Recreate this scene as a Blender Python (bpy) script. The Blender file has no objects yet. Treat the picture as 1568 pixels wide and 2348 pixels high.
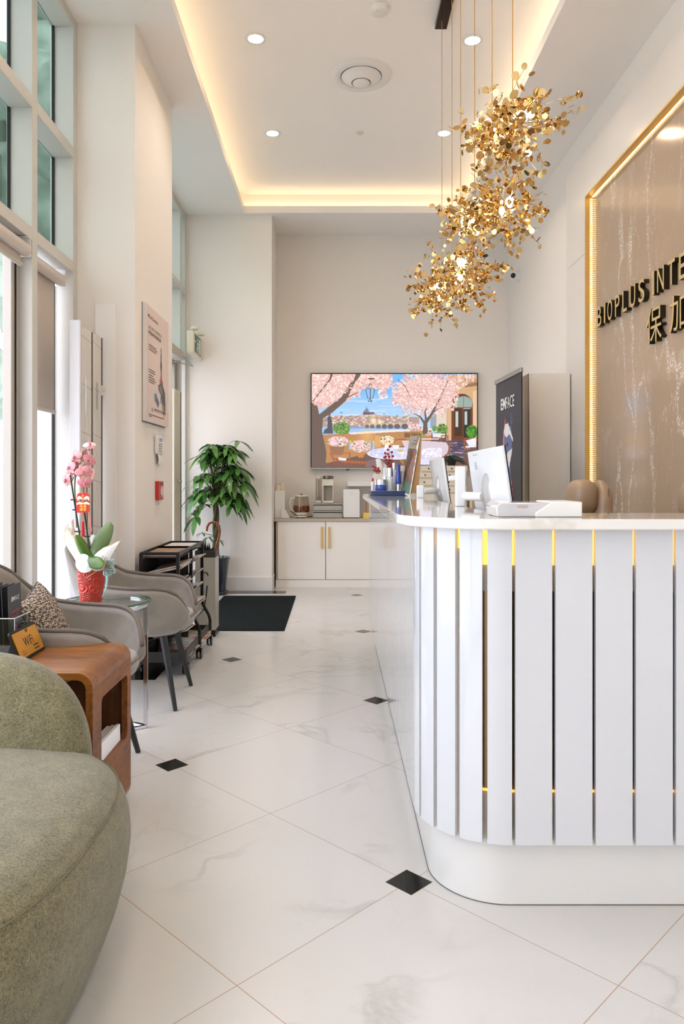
import bpy, math, random
import numpy as np
from mathutils import Vector, Matrix
random.seed(7)
D = bpy.data
COL = bpy.context.scene.collection
SC = bpy.context.scene
PI = math.pi

# ---------------------------------------------------------------- camera, view, world, large lights
F, CX, CY, H = 1706.0, 769.0, 1096.0, 1.2
cam = D.cameras.new('camera'); camo = D.objects.new('camera', cam); COL.objects.link(camo)
camo.location = (0, 0, H); camo.rotation_euler = (PI/2, 0, 0)
cam.sensor_fit = 'VERTICAL'; cam.sensor_height = 36; cam.sensor_width = 36*1568/2348
cam.lens = 36*F/2348; cam.shift_x = 15/2348; cam.shift_y = -78/2348
cam.clip_start = .02; cam.clip_end = 200
SC.camera = camo
SC.view_settings.view_transform = 'Standard'; SC.view_settings.look = 'None'
SC.view_settings.gamma = 1; SC.view_settings.use_curve_mapping = False
SC.view_settings.exposure = EXPOSURE = 0.76
SKY = 3.8; DOWN = 14.0; COVE = 3.7; BULB = 60.0; SPOT = 22.0; BW = 0.25

w = D.worlds.new('sky'); SC.world = w; w.use_nodes = True
bg = w.node_tree.nodes['Background']; bg.inputs[0].default_value = (.87, .92, 1.05, 1); bg.inputs[1].default_value = SKY

def W(px, py, y):
    """a point at distance y along the room, read off the photograph"""
    return Vector(((px-CX)*y/F, y, H-(py-CY)*y/F))

def lamp(name, kind, loc, energy, color, rot=(0, 0, 0), **kw):
    l = D.lights.new(name, kind); l.energy = energy; l.color = color
    for k, v in kw.items(): setattr(l, k, v)
    o = D.objects.new(name, l); COL.objects.link(o); o.location = loc; o.rotation_euler = rot
    return o

# daylight portals in the window wall (they only guide the sky's own light)
for y0, y1 in ((-3.9, 4.5), (5.62, 7.88)):
    lo = lamp('window_portal', 'AREA', (-1.74, (y0+y1)/2, 2.0), 1, (1, 1, 1), (0, -PI/2, 0), shape='RECTANGLE', size=3.9, size_y=y1-y0)
    lo.data.cycles.is_portal = True

# ---------------------------------------------------------------- materials
def lin(c):
    return tuple(((x/255)/12.92 if x/255 <= .04045 else ((x/255+.055)/1.055)**2.4) for x in c)
MATS = {}
def mat(name, col=(200, 200, 200), rough=.5, metal=0, coat=0, emit=0, trans=0, ior=1.45, bump=None, var=None, alpha=1, spec=.5, sheen=0, emitcol=None):
    if name in MATS: return MATS[name]
    m = D.materials.new(name); m.use_nodes = True; MATS[name] = m
    nt = m.node_tree; b = nt.nodes['Principled BSDF']; I = b.inputs
    I['Base Color'].default_value = (*lin(col), 1); I['Roughness'].default_value = rough; I['Metallic'].default_value = metal
    I['Coat Weight'].default_value = coat; I['Coat Roughness'].default_value = .05
    I['Transmission Weight'].default_value = trans; I['IOR'].default_value = ior; I['Alpha'].default_value = alpha
    I['Specular IOR Level'].default_value = spec; I['Sheen Weight'].default_value = sheen
    if emit: I['Emission Color'].default_value = (*lin(emitcol or col), 1); I['Emission Strength'].default_value = emit
    if var:   # (scale, second colour, stretch)
        t = nt.nodes.new('ShaderNodeTexCoord'); mp = nt.nodes.new('ShaderNodeMapping'); n = nt.nodes.new('ShaderNodeTexNoise'); r = nt.nodes.new('ShaderNodeValToRGB')
        nt.links.new(t.outputs['Object'], mp.inputs[0]); nt.links.new(mp.outputs[0], n.inputs['Vector']); nt.links.new(n.outputs['Fac'], r.inputs[0]); nt.links.new(r.outputs[0], I['Base Color'])
        mp.inputs['Scale'].default_value = var[2] if len(var) > 2 else (1, 1, 1)
        n.inputs['Scale'].default_value = var[0]; n.inputs['Detail'].default_value = 6
        r.color_ramp.elements[0].position = .35; r.color_ramp.elements[1].position = .65
        r.color_ramp.elements[0].color = (*lin(col), 1); r.color_ramp.elements[1].color = (*lin(var[1]), 1)
    if bump:  # (scale, strength, kind)
        t = nt.nodes.new('ShaderNodeTexCoord'); bp = nt.nodes.new('ShaderNodeBump')
        if len(bump) > 2 and bump[2] == 'voronoi':
            n = nt.nodes.new('ShaderNodeTexVoronoi'); out = n.outputs['Distance']
        else:
            n = nt.nodes.new('ShaderNodeTexNoise'); out = n.outputs['Fac']; n.inputs['Detail'].default_value = 4
        n.inputs['Scale'].default_value = bump[0]; nt.links.new(t.outputs['Object'], n.inputs['Vector'])
        bp.inputs['Strength'].default_value = bump[1]; bp.inputs['Distance'].default_value = .004
        nt.links.new(out, bp.inputs['Height']); nt.links.new(bp.outputs[0], I['Normal'])
    return m

def glass(name, tint=(235, 245, 243), refl=.08, rough=.0):
    """thin architectural pane: light passes straight through, a little is mirrored"""
    if name in MATS: return MATS[name]
    m = D.materials.new(name); m.use_nodes = True; MATS[name] = m; nt = m.node_tree; nt.nodes.clear()
    o = nt.nodes.new('ShaderNodeOutputMaterial'); mx = nt.nodes.new('ShaderNodeMixShader'); a = nt.nodes.new('ShaderNodeBsdfTransparent'); g = nt.nodes.new('ShaderNodeBsdfGlossy')
    a.inputs[0].default_value = (*lin(tint), 1); g.inputs['Roughness'].default_value = rough
    geo = nt.nodes.new('ShaderNodeNewGeometry'); dt = nt.nodes.new('ShaderNodeVectorMath'); dt.operation = 'DOT_PRODUCT'
    nt.links.new(geo.outputs['Normal'], dt.inputs[0]); nt.links.new(geo.outputs['Incoming'], dt.inputs[1])
    c = math_(nt, 'ABSOLUTE', dt.outputs['Value']); f = math_(nt, 'POWER', math_(nt, 'SUBTRACT', 1.0, c), 5.0)
    f = math_(nt, 'ADD', math_(nt, 'MULTIPLY', f, .5), refl*.5, clamp=True)
    nt.links.new(f, mx.inputs[0]); nt.links.new(a.outputs[0], mx.inputs[1]); nt.links.new(g.outputs[0], mx.inputs[2]); nt.links.new(mx.outputs[0], o.inputs[0])
    return m

def node(nt, t, **kw):
    n = nt.nodes.new(t)
    for k, v in kw.items(): setattr(n, k, v)
    return n
def math_(nt, op, a, b=None, c=None, clamp=False):
    n = node(nt, 'ShaderNodeMath', operation=op, use_clamp=clamp)
    for i, x in enumerate((a, b, c)):
        if x is None: continue
        if isinstance(x, (int, float)): n.inputs[i].default_value = x
        else: nt.links.new(x, n.inputs[i])
    return n.outputs[0]
def mixc(nt, f, a, b):
    n = node(nt, 'ShaderNodeMix', data_type='RGBA')
    for i, x in ((0, f), (6, a), (7, b)):
        if isinstance(x, (int, float)): n.inputs[i].default_value = x
        elif isinstance(x, tuple): n.inputs[i].default_value = (*lin(x), 1)
        else: nt.links.new(x, n.inputs[i])
    return n.outputs[2]

def veins(nt, vec, scale, width, detail=5, dist=1.2, power=1.0):
    """thin dark/bright lines where a warped noise crosses its middle"""
    wn = node(nt, 'ShaderNodeTexNoise'); wn.inputs['Scale'].default_value = scale*.8; wn.inputs['Detail'].default_value = 3; nt.links.new(vec, wn.inputs['Vector'])
    add = node(nt, 'ShaderNodeVectorMath', operation='MULTIPLY_ADD'); nt.links.new(wn.outputs['Color'], add.inputs[0]); add.inputs[1].default_value = (dist, dist, dist); nt.links.new(vec, add.inputs[2])
    n = node(nt, 'ShaderNodeTexNoise'); n.inputs['Scale'].default_value = scale; n.inputs['Detail'].default_value = detail; nt.links.new(add.outputs[0], n.inputs['Vector'])
    d = math_(nt, 'ABSOLUTE', math_(nt, 'SUBTRACT', n.outputs['Fac'], .5))
    v = math_(nt, 'SUBTRACT', 1.0, math_(nt, 'DIVIDE', d, width), clamp=True)
    return math_(nt, 'POWER', v, power)

def floor_mat():
    m = D.materials.new('marble_tile'); m.use_nodes = True; nt = m.node_tree; b = nt.nodes['Principled BSDF']
    t = node(nt, 'ShaderNodeNewGeometry'); s = node(nt, 'ShaderNodeSeparateXYZ'); nt.links.new(t.outputs['Position'], s.inputs[0])
    T = .451*math.sqrt(2); x0, y0 = .218, 2.2097; q = 1/math.sqrt(2)/T
    a = math_(nt, 'MULTIPLY', math_(nt, 'ADD', math_(nt, 'SUBTRACT', s.outputs[0], x0), math_(nt, 'SUBTRACT', s.outputs[1], y0)), q)
    c = math_(nt, 'MULTIPLY', math_(nt, 'SUBTRACT', math_(nt, 'SUBTRACT', s.outputs[1], y0), math_(nt, 'SUBTRACT', s.outputs[0], x0)), q)
    def near(v, step):
        u = math_(nt, 'DIVIDE', v, float(step)); r = math_(nt, 'ROUND', u)
        return math_(nt, 'MULTIPLY', math_(nt, 'ABSOLUTE', math_(nt, 'SUBTRACT', u, r)), float(step)*T)
    ga, gc = near(a, 1), near(c, 1)
    grout = math_(nt, 'LESS_THAN', math_(nt, 'MINIMUM', ga, gc), .0013)
    dm = math_(nt, 'MAXIMUM', near(a, 2), near(c, 2))
    dia = math_(nt, 'LESS_THAN', dm, .0485); rim = math_(nt, 'LESS_THAN', dm, .0505)
    # every tile takes its own piece of marble
    ia, ic = math_(nt, 'FLOOR', a), math_(nt, 'FLOOR', c)
    cb = node(nt, 'ShaderNodeCombineXYZ'); nt.links.new(math_(nt, 'MULTIPLY', ia, 3.7), cb.inputs[0]); nt.links.new(math_(nt, 'MULTIPLY', ic, 5.3), cb.inputs[1]); nt.links.new(math_(nt, 'ADD', ia, ic), cb.inputs[2])
    off = node(nt, 'ShaderNodeVectorMath', operation='ADD'); nt.links.new(t.outputs['Position'], off.inputs[0]); nt.links.new(cb.outputs[0], off.inputs[1])
    v1 = veins(nt, off.outputs[0], 1.3, .022, 6, .9, 1.3); v2 = veins(nt, off.outputs[0], 3.1, .02, 4, .5)
    mask = node(nt, 'ShaderNodeTexNoise'); mask.inputs['Scale'].default_value = 1.6; nt.links.new(off.outputs[0], mask.inputs['Vector'])
    mk = math_(nt, 'MULTIPLY', math_(nt, 'SUBTRACT', mask.outputs['Fac'], .47), 6.0, clamp=True)
    soft = node(nt, 'ShaderNodeTexNoise'); soft.inputs['Scale'].default_value = 2.4; soft.inputs['Detail'].default_value = 5; nt.links.new(off.outputs[0], soft.inputs['Vector'])
    sf = math_(nt, 'MULTIPLY', math_(nt, 'SUBTRACT', soft.outputs['Fac'], .58), 3.0, clamp=True)
    f = math_(nt, 'ADD', math_(nt, 'MULTIPLY', v1, math_(nt, 'MULTIPLY', mk, .42)), math_(nt, 'ADD', math_(nt, 'MULTIPLY', v2, math_(nt, 'MULTIPLY', mk, .14)), math_(nt, 'MULTIPLY', sf, .22)), clamp=True)
    col = mixc(nt, f, (205, 202, 197), (158, 154, 145))
    col = mixc(nt, grout, col, (178, 150, 128)); col = mixc(nt, rim, col, (150, 120, 90)); col = mixc(nt, dia, col, (26, 25, 22))
    nt.links.new(col, b.inputs['Base Color']); b.inputs['Roughness'].default_value = .16; b.inputs['Specular IOR Level'].default_value = .45
    return m

def stone_mat():
    m = D.materials.new('taupe_stone'); m.use_nodes = True; nt = m.node_tree; b = nt.nodes['Principled BSDF']
    t = node(nt, 'ShaderNodeNewGeometry'); mp = node(nt, 'ShaderNodeMapping'); nt.links.new(t.outputs['Position'], mp.inputs[0]); mp.inputs['Scale'].default_value = (1, 1, .36)
    mp.inputs['Rotation'].default_value = (.06, 0, 0)
    v1 = veins(nt, mp.outputs[0], 2.0, .026, 5, .45, 1.2)
    v2 = veins(nt, mp.outputs[0], 4.5, .02, 4, .25)
    sp = node(nt, 'ShaderNodeTexNoise'); sp.inputs['Scale'].default_value = 75; sp.inputs['Detail'].default_value = 3; nt.links.new(t.outputs['Position'], sp.inputs['Vector'])
    spk = math_(nt, 'MULTIPLY', math_(nt, 'SUBTRACT', sp.outputs['Fac'], .46), 5.0, clamp=True)
    mask = node(nt, 'ShaderNodeTexNoise'); mask.inputs['Scale'].default_value = 1.4; nt.links.new(mp.outputs[0], mask.inputs['Vector'])
    mk = math_(nt, 'MULTIPLY', math_(nt, 'SUBTRACT', mask.outputs['Fac'], .40), 5.0, clamp=True)
    f = math_(nt, 'MULTIPLY', math_(nt, 'MULTIPLY', math_(nt, 'ADD', v1, math_(nt, 'MULTIPLY', v2, .4), clamp=True), spk), mk, clamp=True)
    big = node(nt, 'ShaderNodeTexNoise'); big.inputs['Scale'].default_value = 1.8; nt.links.new(mp.outputs[0], big.inputs['Vector'])
    base = mixc(nt, big.outputs['Fac'], (186, 163, 139), (168, 145, 121))
    fl = math_(nt, 'MULTIPLY', v1, math_(nt, 'MULTIPLY', mk, .22))
    base = mixc(nt, fl, base, (205, 190, 175))
    col = mixc(nt, f, base, (246, 240, 232))
    nt.links.new(col, b.inputs['Base Color']); b.inputs['Roughness'].default_value = .12; b.inputs['Specular IOR Level'].default_value = .5
    return m

def wood_mat(name, c1, c2, vec=(1, 1, 1), rough=.35, scale=5):
    m = D.materials.new(name); m.use_nodes = True; nt = m.node_tree; b = nt.nodes['Principled BSDF']
    t = node(nt, 'ShaderNodeTexCoord'); mp = node(nt, 'ShaderNodeMapping'); nt.links.new(t.outputs['Object'], mp.inputs[0]); mp.inputs['Scale'].default_value = vec
    n = node(nt, 'ShaderNodeTexNoise'); n.inputs['Scale'].default_value = scale; n.inputs['Detail'].default_value = 8; n.inputs['Distortion'].default_value = .6; nt.links.new(mp.outputs[0], n.inputs['Vector'])
    n2 = node(nt, 'ShaderNodeTexNoise'); n2.inputs['Scale'].default_value = scale*9; n2.inputs['Detail'].default_value = 4; nt.links.new(mp.outputs[0], n2.inputs['Vector'])
    f = math_(nt, 'ADD', math_(nt, 'MULTIPLY', math_(nt, 'SUBTRACT', n.outputs['Fac'], .3), 1.7), math_(nt, 'MULTIPLY', math_(nt, 'SUBTRACT', n2.outputs['Fac'], .5), 1.3), clamp=True)
    nt.links.new(mixc(nt, f, c1, c2), b.inputs['Base Color']); b.inputs['Roughness'].default_value = rough
    return m

def vcol_mat(name, emit=0, rough=.4):
    if name in MATS: return MATS[name]
    m = D.materials.new(name); m.use_nodes = True; MATS[name] = m; nt = m.node_tree; b = nt.nodes['Principled BSDF']
    a = node(nt, 'ShaderNodeVertexColor', layer_name='print')
    b.inputs['Roughness'].default_value = rough
    if emit:
        nt.links.new(a.outputs[0], b.inputs['Emission Color']); b.inputs['Emission Strength'].default_value = emit; b.inputs['Base Color'].default_value = (.01, .01, .01, 1); b.inputs['Roughness'].default_value = .25
    else: nt.links.new(a.outputs[0], b.inputs['Base Color'])
    return m

WALL = mat('wall_paint', (238, 231, 222), .7)
CEIL = mat('ceiling_paint', (247, 241, 234), .75)
TRIM = mat('white_trim', (228, 224, 217), .4)
FRAME = mat('window_metal', (206, 203, 194), .45)
BLACKSTONE = mat('black_granite', (24, 23, 21), .15)
GLOSSW = mat('gloss_white', (206, 207, 208), .12, coat=.6)
GOLD = mat('brushed_gold', (230, 188, 108), .35, .45)
CHROME = mat('chrome', (225, 226, 228), .08, 1)
BLACKM = mat('black_metal', (30, 29, 27), .4, .3)
PLW = mat('white_plastic', (232, 230, 226), .35)
SILVER = mat('silver_metal', (178, 178, 172), .35, .9)
PAPER = mat('white_paper', (238, 236, 230), .6)

# ---------------------------------------------------------------- mesh builder
class MB:
    def __init__(s): s.v = []; s.f = []
    def add(s, vs, fs):
        n = len(s.v); s.v += [tuple(v) for v in vs]; s.f += [tuple(i+n for i in f) for f in fs]; return s
    def box(s, x0, x1, y0, y1, z0, z1):
        return s.add([(x, y, z) for z in (z0, z1) for y in (y0, y1) for x in (x0, x1)], [(0, 2, 3, 1), (4, 5, 7, 6), (0, 1, 5, 4), (2, 6, 7, 3), (0, 4, 6, 2), (1, 3, 7, 5)])
    def obox(s, c, ax, ay, az):   # oriented box: centre and three half-axes
        c, ax, ay, az = map(Vector, (c, ax, ay, az))
        return s.add([c+i*ax+j*ay+k*az for k in (-1, 1) for j in (-1, 1) for i in (-1, 1)], [(0, 2, 3, 1), (4, 5, 7, 6), (0, 1, 5, 4), (2, 6, 7, 3), (0, 4, 6, 2), (1, 3, 7, 5)])
    def tube(s, pts, r, n=10, caps=True, flat=1.0):
        pts = [Vector(p) for p in pts]; m = len(pts); rs = r if isinstance(r, (list, tuple)) else [r]*m
        t = [(pts[min(i+1, m-1)]-pts[max(i-1, 0)]).normalized() for i in range(m)]
        up = Vector((0, 0, 1)) if abs(t[0].z) < .9 else Vector((1, 0, 0))
        u = t[0].cross(up).normalized(); vs = []
        for i in range(m):
            u = (u-t[i]*u.dot(t[i])).normalized(); w_ = t[i].cross(u)
            for k in range(n):
                a = 2*PI*k/n; vs.append(pts[i]+(u*math.cos(a)+w_*math.sin(a)*flat)*rs[i])
        fs = [(i*n+k, i*n+(k+1) % n, (i+1)*n+(k+1) % n, (i+1)*n+k) for i in range(m-1) for k in range(n)]
        if caps: fs += [tuple(range(n))[::-1], tuple((m-1)*n+k for k in range(n))]
        return s.add(vs, fs)
    def cyl(s, p0, p1, r0, r1=None, n=20): return s.tube([p0, p1], [r0, r0 if r1 is None else r1], n)
    def lathe(s, prof, c=(0, 0, 0), n=32, sx=1, sy=1, caps=True):
        c = Vector(c); m = len(prof)
        vs = [c+Vector((r*math.cos(2*PI*k/n)*sx, r*math.sin(2*PI*k/n)*sy, z)) for r, z in prof for k in range(n)]
        fs = [(i*n+k, i*n+(k+1) % n, (i+1)*n+(k+1) % n, (i+1)*n+k) for i in range(m-1) for k in range(n)]
        if caps and prof[0][0] > 1e-5: fs.append(tuple(range(n))[::-1])
        if caps and prof[-1][0] > 1e-5: fs.append(tuple((m-1)*n+k for k in range(n)))
        return s.add(vs, fs)
    def ell(s, c, r, nu=20, nv=12, e=2.0, rot=None):
        c = Vector(c); r = r if isinstance(r, (tuple, list)) else (r, r, r)
        def sp(x): return math.copysign(abs(x)**(2/e), x)
        vs = []
        for j in range(nv+1):
            ph = -PI/2+PI*j/nv
            for i in range(nu):
                th = 2*PI*i/nu
                p = Vector((r[0]*sp(math.cos(ph))*sp(math.cos(th)), r[1]*sp(math.cos(ph))*sp(math.sin(th)), r[2]*sp(math.sin(ph))))
                if rot: p = rot @ p
                vs.append(c+p)
        return s.add(vs, [(j*nu+i, j*nu+(i+1) % nu, (j+1)*nu+(i+1) % nu, (j+1)*nu+i) for j in range(nv) for i in range(nu)])
    def grid(s, fn, nu, nv, cu=False, cv=False):
        vs = [fn(i/(nu if cu else nu-1), j/(nv if cv else nv-1)) for j in range(nv) for i in range(nu)]
        fs = [(j*nu+i, j*nu+(i+1) % nu, ((j+1) % nv)*nu+(i+1) % nu, ((j+1) % nv)*nu+i) for j in range(nv if cv else nv-1) for i in range(nu if cu else nu-1)]
        return s.add(vs, fs)
    def prism(s, poly, vec):
        poly = [Vector(p) for p in poly]; vec = Vector(vec); n = len(poly)
        return s.add(poly+[p+vec for p in poly], [tuple(range(n))[::-1], tuple(range(n, 2*n))]+[(i, (i+1) % n, n+(i+1) % n, n+i) for i in range(n)])
    def disc(s, c, nrm, r, n=12, t=0):
        c = Vector(c); nrm = Vector(nrm).normalized(); u = nrm.orthogonal().normalized(); w_ = nrm.cross(u)
        p = [c+(u*math.cos(2*PI*k/n)+w_*math.sin(2*PI*k/n))*r for k in range(n)]
        return s.prism(p, nrm*t) if t else s.add(p, [tuple(range(n))])
    def rot(s, m3, pivot=(0, 0, 0)):
        pv = Vector(pivot); s.v = [tuple(pv+m3 @ (Vector(v)-pv)) for v in s.v]; return s
    def build(s, name, m, parent=None, smooth=None, bevel=0, seg=2, solid=0, sub=0, loc=None):
        me = D.meshes.new(name); me.from_pydata(s.v, [], s.f); me.validate(); me.update()
        o = D.objects.new(name, me); COL.objects.link(o)
        off = Vector((0, 0, 0))
        if parent is not None:
            p = parent
            while p is not None: off += Vector(p.location); p = p.parent
            o.parent = parent
        elif loc is not None: off = Vector(loc); o.location = off
        elif s.v:
            a = np.array(s.v); off = Vector(((a[:, 0].min()+a[:, 0].max())/2, (a[:, 1].min()+a[:, 1].max())/2, a[:, 2].min())); o.location = off
        me.transform(Matrix.Translation(-off))
        me.materials.append(m)
        if smooth is not None:
            me.polygons.foreach_set('use_smooth', [True]*len(me.polygons))
            if smooth < 180: me.set_sharp_from_angle(angle=math.radians(smooth))
        if solid: k = o.modifiers.new('solid', 'SOLIDIFY'); k.thickness = solid; k.offset = 0
        if bevel: k = o.modifiers.new('bevel', 'BEVEL'); k.width = bevel; k.segments = seg; k.limit_method = 'ANGLE'; k.angle_limit = math.radians(40)
        if sub: k = o.modifiers.new('sub', 'SUBSURF'); k.levels = sub; k.render_levels = sub
        if bevel and smooth is None: me.polygons.foreach_set('use_smooth', [True]*len(me.polygons)); me.set_sharp_from_angle(angle=math.radians(30))
        return o

def tag(o, label=None, cat=None, group=None, kind=None):
    if label: o['label'] = label
    if cat: o['category'] = cat
    if group: o['group'] = group
    if kind: o['kind'] = kind
    return o
def thing(name, label, cat, loc, group=None):
    o = D.objects.new(name, None); COL.objects.link(o); o.location = loc; o.empty_display_size = .05
    return tag(o, label, cat, group)
def struct(name, mb, m, parent=None, **kw):
    o = mb.build(name, m, parent, **({'loc': (0, 0, 0)} | kw) if parent is None else kw)
    if parent is None: o['kind'] = 'structure'
    return o
def sroot(name, loc=(0, 0, 0)):
    o = D.objects.new(name, None); COL.objects.link(o); o.location = loc; o['kind'] = 'structure'; return o
def one(name, mb, m, label, cat, group=None, **kw):
    return tag(mb.build(name, m, **kw), label, cat, group)
def copy_tree(o, parent=None):
    c = o.copy(); COL.objects.link(c); c.parent = parent
    for ch in list(o.children): copy_tree(ch, c)
    return c

def text_mb(txt, org, ux, uy, height, width=None, extrude=0, bold=0, res=3):
    """lettering as a mesh: baseline origin, direction of reading ux, up uy"""
    c = D.curves.new('t', 'FONT'); c.body = txt; c.resolution_u = res; c.offset = bold; c.fill_mode = 'BOTH'; c.extrude = 0
    o = D.objects.new('t', c); COL.objects.link(o)
    dg = bpy.context.evaluated_depsgraph_get(); me = D.meshes.new_from_object(o.evaluated_get(dg))
    n = len(me.vertices); mb = MB()
    if n:
        a = np.empty(n*3); me.vertices.foreach_get('co', a); a = a.reshape(-1, 3)
        x0, x1, y0, y1 = a[:, 0].min(), a[:, 0].max(), a[:, 1].min(), a[:, 1].max()
        sy = height/(y1-y0); sx = (width/(x1-x0)) if width else sy
        org, ux, uy = Vector(org), Vector(ux), Vector(uy); nz = ux.cross(uy)
        P = [org+ux*((p[0]-x0)*sx)+uy*((p[1]-y0)*sy) for p in a]
        fs = [tuple(p.vertices) for p in me.polygons]
        if extrude:
            from collections import Counter
            ec = Counter()
            for f in fs:
                for i in range(len(f)): ec[(f[i], f[(i+1) % len(f)])] += 1
            side = [(a_, b_, b_+n, a_+n) for (a_, b_) in ec if (b_, a_) not in ec]
            side = [(q[1], q[0], q[3], q[2]) for q in side]
            mb.add([p+nz*extrude for p in P]+P, fs+side)   # face plus sides running back
        else: mb.add(P, fs)
    D.objects.remove(o); D.curves.remove(c); D.meshes.remove(me)
    return mb

# ---------------------------------------------------------------- little painter for printed and shown pictures
class Canvas:
    def __init__(s, w, h, sx, sy, x0=0, y0=0, col=(0, 0, 0)):
        s.w, s.h = w, h; s.X, s.Y = np.meshgrid(x0+(np.arange(w)+.5)/w*sx, y0+(np.arange(h)+.5)/h*sy)
        s.a = np.zeros((h, w, 3)); s.a[:] = col; s.rng = np.random.RandomState(3)
    def put(s, m, col, op=1.0):
        s.a[m] = s.a[m]*(1-op)+np.array(col, float)*op
    def poly(s, pts, col, op=1.0):
        m = np.zeros(s.X.shape, bool); n = len(pts)
        for i in range(n):
            (xa, ya), (xb, yb) = pts[i], pts[(i+1) % n]
            if ya == yb: continue
            c = ((ya > s.Y) != (yb > s.Y)) & (s.X < (xb-xa)*(s.Y-ya)/(yb-ya)+xa); m ^= c
        s.put(m, col, op)
    def ell(s, x, y, rx, ry, col, op=1.0): s.put(((s.X-x)/rx)**2+((s.Y-y)/ry)**2 < 1, col, op)
    def glow(s, x, y, r, col, k=1.0):
        f = np.exp(-(((s.X-x)**2+(s.Y-y)**2)/r**2))[..., None]*k; s.a = s.a*(1-np.clip(f, 0, 1))+np.array(col)*np.clip(f, 0, 1)
    def line(s, pts, w, col, op=1.0):
        w = w if isinstance(w, (list, tuple)) else [w]*len(pts)
        for i in range(len(pts)-1):
            (xa, ya), (xb, yb) = pts[i], pts[i+1]; dx, dy = xb-xa, yb-ya; L = dx*dx+dy*dy or 1
            t = np.clip(((s.X-xa)*dx+(s.Y-ya)*dy)/L, 0, 1); d = np.hypot(s.X-xa-t*dx, s.Y-ya-t*dy)
            s.put(d < (w[i]*(1-t)+w[i+1]*t)/2, col, op)
    def dabs(s, n, xf, yf, r, cols, op=.9, test=None):
        for _ in range(n):
            x, y = s.rng.uniform(*xf), s.rng.uniform(*yf)
            if test and not test(x, y): continue
            rr = s.rng.uniform(*r); c = cols[s.rng.randint(len(cols))]
            i0 = np.searchsorted(s.X[0], x-rr); i1 = np.searchsorted(s.X[0], x+rr); j0 = np.searchsorted(s.Y[:, 0], y-rr); j1 = np.searchsorted(s.Y[:, 0], y+rr)
            sub = s.a[j0:j1, i0:i1]; m = ((s.X[j0:j1, i0:i1]-x)**2+(s.Y[j0:j1, i0:i1]-y)**2) < rr*rr
            sub[m] = sub[m]*(1-op)+np.array(c, float)*op
    def build(s, name, m, org, ux, uy, parent):
        """top-left corner org, ux along the width, uy down the height"""
        w, h = s.w, s.h; org, ux, uy = (np.array(q, float) for q in (org, ux, uy))
        off = Vector((0, 0, 0)); p = parent
        while p is not None: off += Vector(p.location); p = p.parent
        i, j = np.meshgrid(np.arange(w+1)/w, np.arange(h+1)/h)
        co = org-np.array(off)+i[..., None]*ux+j[..., None]*uy
        idx = (np.arange(h)[:, None]*(w+1)+np.arange(w)[None])
        q = np.stack([idx, idx+w+1, idx+w+2, idx+1], -1).reshape(-1, 4)
        me = D.meshes.new(name); me.vertices.add((w+1)*(h+1)); me.vertices.foreach_set('co', co.astype(np.float32).ravel())
        me.loops.add(q.size); me.loops.foreach_set('vertex_index', q.astype(np.int32).ravel())
        me.polygons.add(len(q)); me.polygons.foreach_set('loop_start', (np.arange(len(q))*4).astype(np.int32)); me.update(calc_edges=True)
        a = s.a/255.0; a = np.where(a <= .04045, a/12.92, ((np.clip(a, 0, 1)+.055)/1.055)**2.4)
        c = np.concatenate([np.repeat(a.reshape(-1, 3), 4, 0), np.ones((w*h*4, 1))], 1).astype(np.float32)
        at = me.color_attributes.new('print', 'FLOAT_COLOR', 'CORNER'); at.data.foreach_set('color', c.ravel())
        me.materials.append(m); o = D.objects.new(name, me); COL.objects.link(o); o.parent = parent
        return o

def rrect(x0, x1, z0, z1, r, n=6, r2=None):
    """rounded rectangle outline as (a, b) pairs, counter-clockwise"""
    out = []
    for cx, cz, a0 in ((x1-r, z0+r, -PI/2), (x1-r, z1-r, 0), (x0+r, z1-r, PI/2), (x0+r, z0+r, PI)):
        for k in range(n+1): a = a0+PI/2*k/n; out.append((cx+r*math.cos(a), cz+r*math.sin(a)))
    return out

# ================================================================= THE SETTING
XW, XR, YP, YB, ZC, ZU = -1.585, 1.987, 7.9, 8.56, 3.99, 4.237
struct('floor', MB().box(-1.75, 2.1, -4, 8.7, -.1, 0), floor_mat())
cb = MB()
ox0, ox1, oy0, oy1 = -.964, 1.343, -2.2, 7.83
def ring(mb, X0, X1, Y0, Y1, a, b, c, d, z0, z1):
    return mb.box(X0, a, Y0, Y1, z0, z1).box(b, X1, Y0, Y1, z0, z1).box(a, b, Y0, c, z0, z1).box(a, b, d, Y1, z0, z1)
ring(cb, -1.75, 2.1, -4, 8.7, ox0, ox1, oy0, oy1, ZC, ZC+.073)
ring(cb, -1.75, 2.1, -4, 8.7, ox0-.14, ox1+.14, oy0-.14, oy1+.14, ZC+.073, ZU)
cb.box(-1.75, 2.1, -4, 8.7, ZU, ZU+.08)
struct('ceiling', cb, CEIL)
cove = MB(); z0 = ZC+.076
cove.box(ox0-.10, ox0-.08, oy0, oy1, z0, z0+.01).box(ox1+.08, ox1+.10, oy0, oy1, z0, z0+.01).box(ox0, ox1, oy1+.08, oy1+.10, z0, z0+.01).box(ox0, ox1, oy0-.10, oy0-.08, z0, z0+.01)
one('cove_light', cove, mat('cove_led', (255, 232, 192), emit=COVE), 'warm light strip hidden in the ceiling cove all round the tray ceiling', 'light')

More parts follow.
